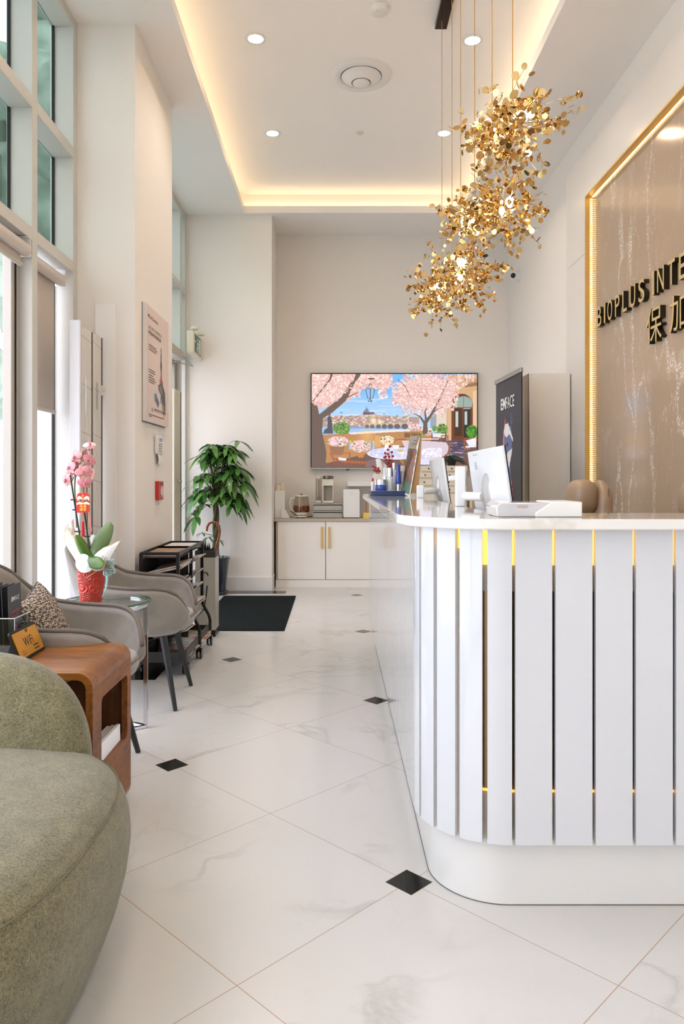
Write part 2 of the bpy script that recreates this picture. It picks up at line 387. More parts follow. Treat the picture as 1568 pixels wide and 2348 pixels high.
struct('wall_right', MB().box(XR, 2.1, -4, 8.7, 0, ZC), WALL)
struct('wall_back', MB().box(-.676, XR, YB, 8.7, 0, ZC), WALL)
struct('wall_alcove', MB().box(-1.75, -.676, YP, 8.7, 0, ZC), WALL)
struct('wall_front', MB().box(-1.75, 2.1, -4.1, -4, 0, ZC), WALL)
struct('wall_column', MB().box(-1.75, -1.231, 4.57, 5.608, 0, ZC), WALL)
struct('baseboard_alcove', MB().box(-1.575, -.668, YP-.012, YP, .001, .15).box(-.676, -.668, YP, 8.15, .001, .15), TRIM, bevel=.003)
struct('trim_1', MB().box(-1.58, -.52, YP-.17, YP-.013, .0005, .0025), BLACKSTONE)
struct('trim_2', MB().box(-1.58, -1.07, 4.42, 4.57, .0005, .0025).box(-1.231, -1.07, 4.57, 5.75, .0005, .0025), BLACKSTONE)

# feature wall: white surround with a recess for the stone
fw = MB()
XF = 1.9; XS = 1.955
fw.box(XF, XR, .9, 6.116, 3.346, 3.677).box(XF, XR, 5.667, 6.116, 2.910, 3.346).box(XF, XR, 5.667, 6.116, 0, 2.905).box(XF+.004, XR, 5.667, 6.116, 2.905, 2.910).box(XF, XR, .9, 1.3, 0, 3.346)
struct('wall_feature', fw, mat('gloss_wall_panel', (232, 226, 218), .15, coat=.3))

# window wall on the left
UG = glass('tinted_pane', (188, 196, 193), .08, .02); LG = glass('clear_pane', (246, 245, 246), .06)
def bay(n, y0, y1, lower=True, rails=((2.445, 2.511), (3.136, 3.203))):
    r = sroot('window_%d' % n, (XW, (y0+y1)/2, 0))
    fr = MB(); X0, X1 = -1.72, XW
    fr.box(X0, X1, y0, y1, 3.93, 3.99)
    for a, b in rails: fr.box(X0, X1, y0, y1, a, b)
    fr.box(X0, X1, y0, y1, 0, .08)
    fr.build('window_rail', FRAME, r, bevel=.002)
    for a, b, g in ((.08, rails[0][0], LG), (rails[0][1], rails[1][0], UG), (rails[1][1], 3.93, UG)):
        MB().box(-1.707, -1.703, y0, y1, a, b).build('glass_pane', g, r)
        MB().box(-1.712, -1.698, y1-.012, y1, a, b).box(-1.712, -1.698, y0, y0+.012, a, b).build('window_gasket', mat('black_rubber', (25, 26, 26), .6), r)
    return r
mull = [-4.0, -2.83, -1.48, -.13, 1.22, 2.57, 3.925, 4.535]
bays = []
for i in range(len(mull)-1): bays.append(bay(i+1, mull[i]+.035, mull[i+1]-.035))
far = bay(8, 5.608, 7.60); far2 = bay(9, 7.67, 7.86)
mm = MB()
for y in mull[1:]+[7.635]: mm.box(-1.72, XW, y-.035, y+.035, 0, 3.99)
mm.box(-1.72, XW, 7.86, 7.9, 0, 3.99)
struct('trim_3', mm, FRAME, bevel=.002)
# door leaf in the bay next to the blind, and the glazed door beyond the column
DT = mat('door_metal', (186, 178, 166), .4)
d1 = sroot('door_1', (-1.68, 3.2, 0))
MB().box(-1.70, -1.655, 3.80, 3.885, .0, 2.44).box(-1.70, -1.655, 2.61, 2.69, .0, 2.44).box(-1.70, -1.655, 2.69, 3.80, 0, .12).box(-1.70, -1.655, 2.69, 3.80, 2.36, 2.44).build('door_frame', DT, d1, bevel=.003)
MB().box(-1.66, -1.648, 3.838, 3.846, .0, 2.44).build('door_gasket', MATS['black_rubber'], d1)
d2 = sroot('door_2', (-1.65, 7.1, 0))
MB().box(-1.69, -1.62, 7.50, 7.60, 0, 2.445).box(-1.69, -1.62, 6.4, 6.5, 0, 2.445).box(-1.69, -1.62, 6.5, 7.5, 2.34, 2.445).box(-1.69, -1.62, 6.5, 7.5, 0, .2).build('door_frame', mat('bronze_metal', (150, 145, 132), .4), d2, bevel=.003)
cl = MB().box(-1.585, -1.50, 6.85, 7.35, 2.36, 2.45)
dc = thing('door_closer', 'grey metal door closer with folding arm above the far glass door', 'door closer', (-1.55, 7.1, 2.36))
cl.build('closer_body', mat('closer_grey', (170, 163, 150), .45), dc, bevel=.008)
MB().tube([W(402, 829, 7.2), W(443, 840, 7.45)], .006, 6).tube([W(443, 840, 7.45), W(418, 815, 7.55)], .006, 6).build('closer_arm', SILVER, dc)

# the street outside
struct('ground', MB().box(-40, -1.75, -20, 60, -.15, -.05), mat('pavement', (205, 208, 208), .8, var=(1.5, (190, 193, 194))))
def street_tree(x, y, h, lab):
    t = thing('street_tree', lab, 'tree', (x, y, -.05), 'trees outside the windows')
    MB().tube([(x, y, -.05), (x+.05, y, h*.35), (x, y+.05, h*.6)], [.10, .08, .05], 8).build('trunk', mat('bark', (95, 84, 70), .8), t)
    m = MB()
    for k in range(46):
        a, b, c = random.gauss(0, .9), random.gauss(0, .9), random.gauss(0, 1.5)
        m.ell((x+a, y+b, h*.72+c), (random.uniform(.5, .9),)*3, 9, 6)
    m.build('crown', mat('tree_leaves', (120, 134, 116), .8, bump=(6, 1.0), var=(3, (158, 170, 152))), t, smooth=180)
street_tree(-9.6, 20.5, 13.0, 'tall street tree seen through the upper panes beside the white column')
street_tree(-6.4, 15.0, 9.6, 'nearer tall street tree just left of the column outside')
street_tree(-8.2, 9.0, 8.0, 'street tree by the kerb outside the left end of the windows')

# ================================================================= LARGE OBJECTS
# ---- reception desk
R0 = .25; CXD, CYD = .49, 2.295           # corner arc of the panel face
def path(s, o=0):
    """point on the desk face; s runs from the right end round the corner and back along the side; o is pushed inwards"""
    L1 = 1.56-CXD; L2 = R0*PI/2
    if s < L1: return (1.56-s, CYD-R0+o)
    if s < L1+L2:
        a = (s-L1)/R0; return (CXD-(R0-o)*math.sin(a), CYD-(R0-o)*math.cos(a))
    return (CXD-R0+o, CYD+(s-L1-L2))
def band(s0, s1, o0, o1, z0, z1, mb=None, n=None):
    mb = mb or MB(); n = n or max(2, int((s1-s0)/.012)+1)
    pa = [path(s0+(s1-s0)*i/(n-1), o0) for i in range(n)]; pb = [path(s0+(s1-s0)*i/(n-1), o1) for i in range(n)]
    vs = [(x, y, z) for z in (z0, z1) for x, y in pa+pb]; m = 2*n; fs = []
    for i in range(n-1):
        fs += [(i+1, i, m+i, m+i+1), (n+i, n+i+1, m+n+i+1, m+n+i), (m+i, m+n+i, m+n+i+1, m+i+1), (i+1, n+i+1, n+i, i)]
    fs += [(0, n, m+n, m), (n-1, m+n-1, m+2*n-1, 2*n-1)]
    return mb.add(vs, fs)
L1, L2 = 1.56-CXD, R0*PI/2; LT = L1+L2+3.0
desk = thing('reception_desk', 'glossy white L shaped reception desk with rounded corner and gold lit slots', 'desk', (.9, 3.2, 0))
band(0, LT, .045, .07, 0, .19).build('plinth', mat('plinth_white', (218, 216, 210), .22, coat=.3), desk, smooth=40)
band(0, LT, .0435, .0449, 0, .0025).build('plinth_base_line', mat('dark_joint', (110, 100, 90), .6), desk)
TOPZ = 1.059
gaps = []; s = L1
k = 0
while s > 0: gaps.append((s, .0095)); s -= .1105
for k in range(1, 6): gaps.append((L1+L2*k/5-(.0 if k < 5 else .004), .0145))
s = L1+L2+.11
while s < LT-.05: gaps.append((s, .009)); s += .11
gaps.sort()
edges = [0]+[g for g, _ in gaps]+[LT]; hw = [0]+[w_/2 for _, w_ in gaps]+[0]
for i in range(len(edges)-1):
    a, b = edges[i]+hw[i], edges[i+1]-hw[i+1]
    if b-a > .02: band(a, b, 0, .016, .19, TOPZ).build('front_panel', GLOSSW, desk, smooth=30)
BK = .030
SM = L1+L2*.30
band(0, SM, BK, .05, .33, .884).build('slot_backing', mat('bronze_mirror', (132, 108, 80), .25, .9), desk, smooth=40)
band(SM, LT, BK-.010, .05, .19, 1.0).build('side_backing', mat('slot_beige', (226, 214, 196), .3), desk, smooth=40)
band(0, LT, BK, .05, .19, .325).build('lower_backing', mat('slot_white', (205, 196, 180), .3), desk, smooth=40)
band(0, LT, BK, .05, .884, .956).build('upper_backing', MATS['slot_white'], desk, smooth=40)
band(0, LT, BK+.001, .05, .957, TOPZ).build('light_strip', mat('slot_led', (255, 206, 104), emit=.66), desk, smooth=40)
band(0, SM, BK-.002, BK+.004, .324, .331).build('light_strip', mat('slot_led_low', (255, 180, 70), emit=.9), desk, smooth=40)
ib = MB().box(.31, 1.0, 2.6, 5.28, .72, .745).box(.60, 1.56, 2.12, 2.75, .72, .745).box(.96, 1.0, 3.2, 5.28, 0, .72)
ib.box(.30, .33, 2.3, 5.29, .0, TOPZ)
ib.build('work_surface', mat('desk_white', (220, 216, 208), .4), desk)

def slab_outline():
    o = [(1.62, 1.99)]
    for k in range(17): a = PI/2*k/16; o.append((CXD-.305*math.sin(a), 2.295-.305*math.cos(a)))
    o += [(.185, 5.06), (.20, 5.12), (.235, 5.15), (.50, 5.15)]
    for k in range(9): a = PI/2*k/8; o.append((.62-.12*math.cos(a), 2.46-.12*math.sin(a)))
    o += [(1.62, 2.34)]
    return o[::-1]
def quartz():
    m = D.materials.new('white_quartz'); m.use_nodes = True; nt = m.node_tree; b = nt.nodes['Principled BSDF']
    t = node(nt, 'ShaderNodeNewGeometry'); v = veins(nt, t.outputs['Position'], 2.2, .03, 4, .6)
    nt.links.new(mixc(nt, math_(nt, 'MULTIPLY', v, .3), (226, 222, 214), (180, 172, 158)), b.inputs['Base Color']); b.inputs['Roughness'].default_value = .07; b.inputs['Coat Weight'].default_value = .6
    return m
one('countertop', MB().prism([(x, y, 1.06) for x, y in slab_outline()], (0, 0, .03)), quartz(), 'polished white quartz countertop on the reception desk', 'countertop', bevel=.004)

# ---- stone panel, gold reveal, dotted light strips
one('stone_panel', MB().box(XS, XR, 1.3, 5.667, 0, 3.346), stone_mat(), 'polished taupe stone panel with white crystal veins on the right wall', 'wall panel')
gr = thing('gold_reveal', 'thin gold metal frame around the taupe stone panel', 'frame', (1.93, 3.5, 0))
MB().box(XF-.001, XS, 5.655, 5.667, 0, 3.346).build('side_strip', GOLD, gr)
MB().box(XF-.001, XS, 1.3, 5.655, 3.335, 3.346).build('top_strip', GOLD, gr)
LED = mat('led_dot', (255, 230, 170), emit=1.7); LEDT = mat('led_tape', (214, 176, 104), .4, emit=.12)
def dots(name, label, pts, ax, tape):
    t = thing(name, label, 'light', pts[0])
    tape.build('tape', LEDT, t)
    m = MB()
    for p in pts: m.obox(p, *ax)
    tag(m.build('led_dots', LED, t), kind='stuff')
dots('led_strip', 'dotted warm light strip running up the far edge of the stone panel', [(XS-.013, 5.648, .9+.0162*k) for k in range(150)], ((.010, 0, 0), (0, .003, 0), (0, 0, .0032)), MB().box(XS-.026, XS-.001, 5.650, 5.654, .1, 3.33))
dots('led_strip', 'dotted warm light strip sloping along the top edge of the stone panel', [(XS-.008, 5.63-.0162*k, 3.329) for k in range(175)], ((.005, 0, 0), (0, .0034, 0), (0, 0, .003)), MB().box(XS-.016, XS-.001, 2.8, 5.65, 3.331, 3.334))

# ---- raised letters on the stone
LG1 = mat('letter_gold', (214, 186, 128), .35, .25); LG2 = mat('letter_edge', (52, 44, 30), .4, .6)
UX, UZ = Vector((0, -1, 0)), Vector((0, 0, 1))
def letter(ch, y0, wdt, z0, hgt, label, bold=.006):
    t = thing('wall_letter', label, 'letter', (XS, y0, z0), 'raised gold letters on the stone panel')
    org = Vector((XS-.034, y0, z0))
    text_mb(ch, org, UX, UZ, hgt, wdt, 0, bold, 6).build('letter_face', LG1, t)
    text_mb(ch, org+Vector((.0335, 0, 0)), UX, UZ, hgt, wdt, .033, bold, 6).build('letter_body', LG2, t)
yy = 5.47; zb = 2.306
spec = [('B', .094, 'first gold letter B of the upper line'), ('I', .026, 'gold letter I after the first B'), ('O', .094, 'gold letter O between I and P'), ('P', .084, 'gold letter P in the upper line'), ('L', .078, 'gold letter L in the upper line'), ('U', .092, 'gold letter U in the upper line'), ('S', .092, 'gold letter S ending the first word'),
        (' ', .06, ''), ('I', .026, 'gold letter I starting the second word'), ('N', .094, 'gold letter N in the second word'), ('T', .092, 'gold letter T in the second word'), ('E', .082, 'gold letter E cut by the right edge of the photo')]
tot = 5.47-4.62; wsum = sum(a for c, a, l in spec[:7])+.038*6; kx = tot/wsum
for c, wd, l in spec:
    if c != ' ':
        letter(c, yy, wd*kx*(.9 if c != 'I' else 1), zb, .143, l)
        yy -= (wd+.038)*kx
    else: yy -= wd*kx
letter('\u4fdd', 4.60, .215, 2.02, .215, 'first gold Chinese character of the lower line on the stone', .0)
letter('\u52a0', 4.28, .205, 2.03, .205, 'second gold Chinese character, at the right edge of the photo', .0)

# ---- tall cabinet by the stone
tc = thing('tall_cabinet', 'tall glossy cream cabinet standing against the right wall beside the banner', 'cabinet', (1.72, 6.2, 0))
MB().box(1.562, 1.898, 6.022, 6.5, 0, 2.046).build('carcass', mat('cabinet_side_shaded', (140, 122, 98), .5), tc)  # shade next to the banner is put into this darker side colour
MB().box(1.566, 1.893, 6.0, 6.02, .06, 2.046).build('door', mat('gloss_cream', (247, 240, 230), .12, coat=.3), tc, bevel=.002)

# ---- roller banner
bn = thing('roller_banner', 'dark roll-up advertising banner with white lettering and a blue painted face', 'banner', (1.34, 5.78, 0))
bx0, by0, bx1, by1 = 1.325, 6.14, 1.35, 5.40
c = Canvas(90, 220, 90, 220, col=(44, 43, 46))
_Y = c.Y.copy(); c.Y = 66+(c.Y-29)/.52
c.glow(46, 125, 30, (40, 44, 66), .7)
c.poly([(34, 72), (37, 82), (33, 100), (30, 98)], (200, 70, 70)); c.poly([(56, 66), (62, 82), (58, 90), (52, 86)], (62, 62, 112))
c.poly([(28, 96), (32, 90), (56, 92), (58, 125), (52, 150), (58, 200), (34, 205), (30, 150)], (84, 104, 148))
c.poly([(28, 98), (26, 130), (29, 160), (32, 150), (32, 100)], (214, 120, 112))
c.poly([(30, 98), (34, 86), (44, 84), (50, 92), (62, 112), (62, 118), (50, 104), (40, 108), (34, 106)], (228, 226, 222))
c.poly([(34, 150), (44, 134), (60, 128), (56, 142), (48, 162), (42, 168), (36, 162)], (228, 226, 222))
c.ell(42, 121, 5, 4, (48, 50, 66)); c.glow(46, 190, 14, (84, 104, 150), .7)
c.Y = _Y
c.build('printed_sheet', vcol_mat('print', 0, .45), (bx0, by0, 1.965), (bx1-bx0, by1-by0, 0), (0, 0, -1.93), bn)
MB().prism([(bx0+.004, by0, .02), (bx1+.004, by1, .02), (bx1+.004, by1, 1.97), (bx0+.004, by0, 1.97)], (.003, 0, 0)).build('backing_sheet', mat('banner_back', (50, 50, 52), .6), bn)
bu = Vector((bx1-bx0, by1-by0, 0)).normalized()
text_mb('EM', Vector((bx0, by0, 1.74))+bu*.17+Vector((-.004, 0, 0)), bu, UZ, .09, .145, 0, .03).build('lettering', PAPER, bn)
text_mb('FACE', Vector((bx0, by0, 1.74))+bu*.325+Vector((-.004, 0, 0)), bu, UZ, .09, .235, 0, 0).build('lettering', PAPER, bn)
RED = mat('print_red', (205, 84, 86), .5)
for i, (tx, zz, a, l) in enumerate((('ience', 1.15, .33, .18), ('ment', 1.09, .38, .15), ('me', 1.04, .43, .1))):
    text_mb(tx, Vector((bx0, by0, zz))+bu*a+Vector((-.004, 0, 0)), bu, UZ, .04, l, 0, .015).build('lettering', RED, bn)
MB().obox((1.337, 5.77, 1.985), bu*.375, Vector((.012, 0, 0)), (0, 0, .018)).build('top_bar', SILVER, bn, bevel=.004)
MB().obox((1.337, 5.77, .04), bu*.40, Vector((.06, 0, 0)), (0, 0, .04)).build('base', SILVER, bn, bevel=.01)
MB().cyl((1.36, 5.77, .05), (1.36, 5.77, 1.98), .008).build('pole', SILVER, bn)

# ---- television
tvx0, tvx1 = W(712, 0, 8.5).x, W(1096, 0, 8.5).x; tz1, tz0 = W(0, 855, 8.5).z, W(0, 1076, 8.5).z
tv = thing('television', 'large wall mounted flat television showing a blossom terrace by a river', 'television', ((tvx0+tvx1)/2, 8.52, tz0))
MB().box(tvx0, tvx1, 8.505, 8.556, tz0, tz1).build('casing', mat('tv_black', (22, 22, 24), .3), tv, bevel=.004)
MB().box(tvx0, tvx1, 8.496, 8.505, tz0, tz0+.018).build('lower_bezel', SILVER, tv)
MB().box(.12, .16, 8.5, 8.52, tz0-.012, tz0).build('sensor', MATS['tv_black'], tv)
c = Canvas(440, 252, 1460, 835, 50, 45, (120, 182, 238)); rg = random.Random(5)
for k in range(60): c.a[(c.Y > 200+4*k)] = c.a[(c.Y > 200+4*k)]*.985+np.array((214, 226, 242))*.015
for k in range(14): c.ell(rg.uniform(300, 800), rg.uniform(250, 420), rg.uniform(60, 130), rg.uniform(4, 9), (222, 232, 246), .35)
c.poly([(380, 440), (480, 408), (520, 400), (600, 400), (640, 412), (860, 428), (900, 450)], (206, 170, 160)); c.poly([(220, 420), (1000, 430), (1000, 520), (140, 520), (150, 440)], (178, 150, 140))
for k in range(260):
    x, y = rg.uniform(160, 920), rg.uniform(412, 500); c.poly([(x, y), (x+rg.uniform(8, 26), y), (x+rg.uniform(8, 26), y+rg.uniform(6, 16)), (x, y+12)], rg.choice([(206, 150, 136), (226, 196, 176), (150, 120, 120), (160, 160, 110), (196, 176, 196), (238, 220, 200)]))
for x, h in ((512, 60), (522, 72), (533, 96), (545, 80), (556, 64), (575, 34), (590, 30), (690, 36)): c.poly([(x-5, 408), (x-3, 440-h), (x, 428-h), (x+3, 440-h), (x+5, 408)], (92, 84, 110))
c.poly([(505, 385), (600, 385), (608, 404), (500, 404)], (104, 94, 116)); c.ell(312, 392, 9, 9, (110, 160, 150))
c.poly([(145, 515), (1000, 512), (1000, 600), (145, 600)], (150, 190, 232)); c.poly([(300, 515), (1000, 512), (1000, 530), (300, 532)], (120, 150, 196))
for k in range(6): c.line([(140, 525+8*k), (900, 524+8*k)], 2, (186, 212, 240), .4)
c.poly([(520, 487), (930, 483), (930, 516), (520, 516)], (206, 180, 156))
for x in (540, 585, 640, 692, 745, 805, 872): c.ell(x, 514, 17+(x-520)*.035, 17+(x-520)*.02, (104, 96, 100))
for x, y, r in ((592, 460, 26), (650, 470, 18), (628, 575, 14)): c.glow(x, y, r, (255, 236, 190), .95)
c.poly([(50, 600), (1510, 560), (1510, 890), (50, 890)], (112, 84, 74))
c.poly([(140, 590), (900, 545), (1110, 535), (1110, 640), (700, 720), (150, 850)], (186, 134, 84)); c.poly([(370, 570), (740, 545), (900, 540), (1110, 533), (1110, 548), (900, 558), (760, 565), (400, 586)], (232, 222, 220))
for x in list(range(385, 600, 34)): c.poly([(x, 640), (x+16, 640), (x+20, 720), (x-4, 720)], (168, 190, 214)); c.ell(x+8, 650, 9, 12, (216, 190, 90) if x % 3 else (140, 180, 220))
for x in range(870, 1000, 14): c.poly([(x, 570), (x+7, 570), (x+9, 612), (x-2, 612)], (96, 70, 48))
c.poly([(610, 600), (660, 598), (660, 700), (610, 705)], (214, 160, 104)); c.glow(540, 600, 70, (255, 206, 130), .45)
c.poly([(1150, 360), (1260, 330), (1260, 560), (1150, 560)], (222, 206, 190)); c.poly([(1100, 400), (1150, 390), (1150, 530), (1100, 530)], (150, 160, 172))
c.poly([(1240, 50), (1510, 50), (1510, 640), (1240, 640)], (208, 166, 124)); c.poly([(1400, 140), (1510, 120), (1510, 150), (1400, 165)], (150, 110, 76))
for x in range(1405, 1505, 12): c.line([(x, 90), (x, 130)], 3, (92, 70, 52))
c.ell(1378, 340, 100, 118, (96, 58, 38)); c.poly([(1285, 330), (1474, 330), (1474, 640), (1285, 640)], (110, 62, 38)); c.ell(1392, 310, 78, 66, (150, 168, 160)); c.poly([(1310, 350), (1380, 350), (1380, 600), (1310, 600)], (70, 48, 36))
c.poly([(1320, 380), (1345, 380), (1345, 520), (1320, 520)], (196, 204, 196)); c.poly([(1392, 360), (1455, 360), (1455, 610), (1392, 610)], (52, 46, 44)); c.poly([(1400, 380), (1425, 380), (1425, 500), (1400, 500)], (190, 196, 190)); c.line([(1385, 345), (1385, 630)], 10, (120, 70, 44)); c.line([(1300, 345), (1474, 345)], 12, (168, 90, 52)); c.line([(1392, 250), (1392, 345)], 5, (96, 58, 38))
c.poly([(1245, 300), (1285, 290), (1285, 635), (1262, 635)], (214, 176, 136)); c.poly([(1474, 200), (1510, 190), (1510, 560), (1474, 560)], (226, 190, 156))
c.poly([(1010, 660), (1250, 640), (1400, 635), (1400, 760), (1200, 870), (1000, 870)], (92, 76, 96))
for k in range(40): x, y = rg.uniform(1200, 1420), rg.uniform(640, 800); c.line([(x, y), (x+rg.uniform(20, 70), y+rg.uniform(-4, 4))], rg.uniform(3, 7), rg.choice([(206, 196, 214), (150, 136, 160), (66, 54, 68)]))
G1 = [(92, 128, 60), (120, 160, 78), (64, 98, 48), (150, 184, 100)]
def bush(x, y, rx, ry, n, cols): c.ell(x, y, rx, ry, cols[0]); c.dabs(n, (x-rx, x+rx), (y-ry, y+ry), (4, 9), cols, .9, lambda a, b: ((a-x)/rx)**2+((b-y)/ry)**2 < 1)
c.poly([(190, 430), (225, 430), (240, 580), (150, 580), (165, 540), (188, 530)], (84, 82, 92)); c.line([(210, 380), (205, 440)], 14, (80, 76, 84))
bush(314, 530, 74, 56, 220, G1); bush(1205, 540, 46, 46, 90, G1); bush(1465, 560, 52, 58, 130, [(70, 130, 44), (104, 168, 60), (50, 96, 34)]); bush(1136, 535, 22, 22, 30, G1)
P1 = [(240, 190, 196), (250, 214, 214), (228, 160, 170), (110, 134, 84), (250, 232, 226), (140, 160, 110)]
c.poly([(205, 690), (345, 690), (320, 770), (230, 770)], (150, 110, 82)); c.poly([(440, 740), (530, 740), (505, 795), (465, 795)], (196, 128, 70))
bush(285, 650, 95, 46, 160, P1); bush(482, 692, 84, 54, 170, P1); bush(965, 522, 62, 34, 110, P1); bush(1072, 575, 34, 20, 50, P1); bush(1025, 590, 22, 16, 30, G1)
c.ell(785, 755, 246, 56, (226, 222, 240)); c.ell(785, 748, 236, 48, (204, 206, 234)); c.dabs(60, (560, 1010), (715, 790), (6, 14), [(240, 236, 248), (186, 190, 222)], .6, lambda a, b: ((a-785)/236)**2+((b-748)/46)**2 < 1)
c.poly([(698, 670), (734, 670), (740, 720), (692, 720)], (240, 240, 244)); bush(716, 638, 60, 40, 110, [(250, 226, 190), (244, 190, 160), (252, 240, 220), (96, 124, 60)])
c.poly([(760, 680), (825, 682), (815, 715), (770, 715)], (236, 234, 244)); c.ell(836, 742, 32, 14, (236, 232, 240)); c.ell(834, 732, 26, 12, (226, 180, 96))
c.line([(780, 650), (790, 632), (890, 628)], 9, (150, 92, 56)); c.line([(1000, 625), (1170, 625)], 10, (226, 216, 222)); c.line([(1020, 640), (1160, 640)], 5, (120, 78, 50)); c.poly([(1115, 575), (1230, 578), (1225, 615), (1120, 612)], (232, 222, 226))
c.poly([(845, 640), (1000, 640), (1240, 655), (1262, 700), (1240, 780), (1100, 830), (990, 830), (870, 700)], (214, 198, 208)); c.line([(1240, 655), (1268, 670), (1262, 750), (1200, 800)], 14, (156, 92, 50)); c.ell(1110, 750, 92, 44, (240, 234, 244)); c.dabs(70, (1030, 1200), (712, 790), (5, 14), [(250, 246, 252), (212, 202, 226)], .6); c.ell(1060, 830, 100, 28, (222, 216, 240))
for p in ([(1190, 640), (1200, 595), (1255, 600), (1250, 650)], [(1400, 720), (1398, 625), (1510, 620)], [(1400, 700), (1510, 690)]): c.line(p, 9, (158, 92, 54))
c.poly([(1410, 640), (1500, 615), (1505, 680), (1440, 690)], (236, 230, 238)); c.poly([(1408, 690), (1505, 682), (1500, 700), (1410, 705)], (232, 226, 240))
c.poly([(540, 820), (640, 800), (700, 840), (700, 885), (520, 885)], (130, 104, 108))
c.line([(215, 755), (240, 800), (330, 828), (525, 838)], 20, (176, 104, 66)); c.line([(215, 755), (390, 752)], 11, (176, 104, 66)); c.line([(388, 752), (388, 805)], 10, (160, 92, 58))
for x in range(240, 530, 30): c.line([(x, 800+(x-240)*.1), (x+12, 872)], 9, (150, 84, 54))
c.poly([(285, 790), (360, 800), (350, 822), (290, 815)], (226, 224, 240))
B1 = [(240, 202, 196), (232, 182, 176), (248, 220, 214), (214, 160, 158), (250, 232, 226), (222, 176, 166)]
c.poly([(50, 45), (760, 45), (740, 150), (700, 210), (640, 160), (540, 130), (470, 220), (330, 310), (200, 330), (120, 360), (50, 300)], (226, 182, 174))
inL = lambda a, b: b < 340-max(0, a-120)*.28+20*math.sin(a/23) and (b < 175 or a < 480)
c.dabs(2600, (50, 760), (45, 345), (4, 10), B1, .85, inL); c.dabs(40, (640, 715), (170, 262), (5, 11), B1, .9)
inR = lambda a, b: ((a-1060)/300)**2+((b-225)/205)**2 < 1+.15*math.sin(a/17)
c.ell(1060, 215, 240, 150, (226, 190, 184)); c.dabs(3000, (760, 1400), (45, 430), (3, 9), B1, .85, inR); c.dabs(300, (1240, 1480), (45, 240), (4, 9), B1, .85, lambda a, b: b < 250-(a-1240)*.6)
TR = (106, 88, 78)
c.poly([(50, 300), (100, 330), (120, 420), (150, 450), (142, 560), (180, 740), (175, 868), (50, 880)], TR); c.line([(110, 440), (210, 370), (330, 270), (400, 150), (420, 110)], [46, 60, 52, 40, 34], TR); c.line([(200, 380), (320, 275), (460, 210)], [16, 12, 6], TR); c.line([(60, 290), (215, 90), (225, 50)], [8, 14, 20], TR); c.line([(440, 90), (460, 50)], [30, 44], TR)
c.dabs(500, (60, 420), (60, 320), (4, 9), B1, .85, lambda a, b: rg.random() < .4 and inL(a, b) and not (abs((a-210)*.68+(b-370)) < 40))
c.line([(1052, 560), (1055, 480), (1100, 420), (1180, 270), (1260, 90)], [46, 34, 22, 10, 4], TR); c.line([(1050, 490), (1010, 430), (960, 400)], [24, 14, 5], TR); c.line([(1060, 460), (1050, 380), (1080, 330)], [20, 12, 5], TR); c.line([(930, 260), (870, 150), (810, 90)], [5, 8, 3], TR); c.line([(1110, 400), (1160, 360), (1240, 330)], [12, 7, 3], TR)
c.dabs(900, (780, 1380), (60, 420), (3, 8), B1, .85, lambda a, b: inR(a, b) and b < 360)
LP = (58, 54, 56)
c.poly([(530, 178), (605, 178), (596, 262), (545, 262)], (150, 190, 226), .7)
for p in ([(528, 180), (545, 262), (590, 262), (606, 180), (528, 180)], [(552, 150), (567, 130), (585, 150)], [(567, 180), (567, 262)], [(550, 290), (565, 265), (582, 290), (550, 292)], [(540, 170), (596, 170)]): c.line(p, 5, LP)
c.poly([(548, 80), (612, 84), (600, 96), (556, 94)], (92, 74, 70))
c.build('screen', vcol_mat('screen_picture', .66), (tvx0+.012, 8.5045, tz1-.012), (tvx1-tvx0-.024, 0, 0), (0, 0, -(tz1-tz0-.034)), tv)

# ---- back counter
CF = 8.155
for i, (a, b) in enumerate(((-.655, .42), (.42, 1.2), (1.2, 1.985))):
    cab = thing('base_cabinet', ['cream base cabinet with two gold bar handles at the left end of the back counter', 'cream base cabinet in the middle of the back counter behind the desk', 'cream base cabinet at the right end of the back counter, behind the desk'][i], 'cabinet', ((a+b)/2, 8.35, 0), 'cream base cabinets under the back counter')
    CM = mat('cabinet_cream', (246, 240, 232), .35)
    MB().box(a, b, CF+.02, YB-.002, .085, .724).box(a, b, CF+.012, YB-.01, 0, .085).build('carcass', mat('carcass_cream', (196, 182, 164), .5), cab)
    MB().box(a, b, CF+.006, CF+.014, 0, .082).build('toe_kick', CM, cab)
    m = (a+b)/2 if i else -.108
    for x0, x1, hx in ((a+.022 if i == 0 else a+.003, m-.004, m-.052), (m+.004, b-.003, m+.028)):
        d = MB().box(x0, x1, CF, CF+.018, .088, .722).build('door', CM, cab, bevel=.002)
        MB().box(hx, hx+.022, CF-.028, CF-.020, .43, .665).cyl((hx+.011, CF-.024, .45), (hx+.011, CF, .45), .005).cyl((hx+.011, CF-.024, .645), (hx+.011, CF, .645), .005).build('handle', GOLD, d, bevel=.002)
one('back_countertop', MB().box(-.672, 1.985, CF-.015, YB-.002, .7245, .755), mat('beige_laminate', (190, 178, 160), .35), 'beige laminate worktop on the cream cabinets under the television', 'countertop', bevel=.002)

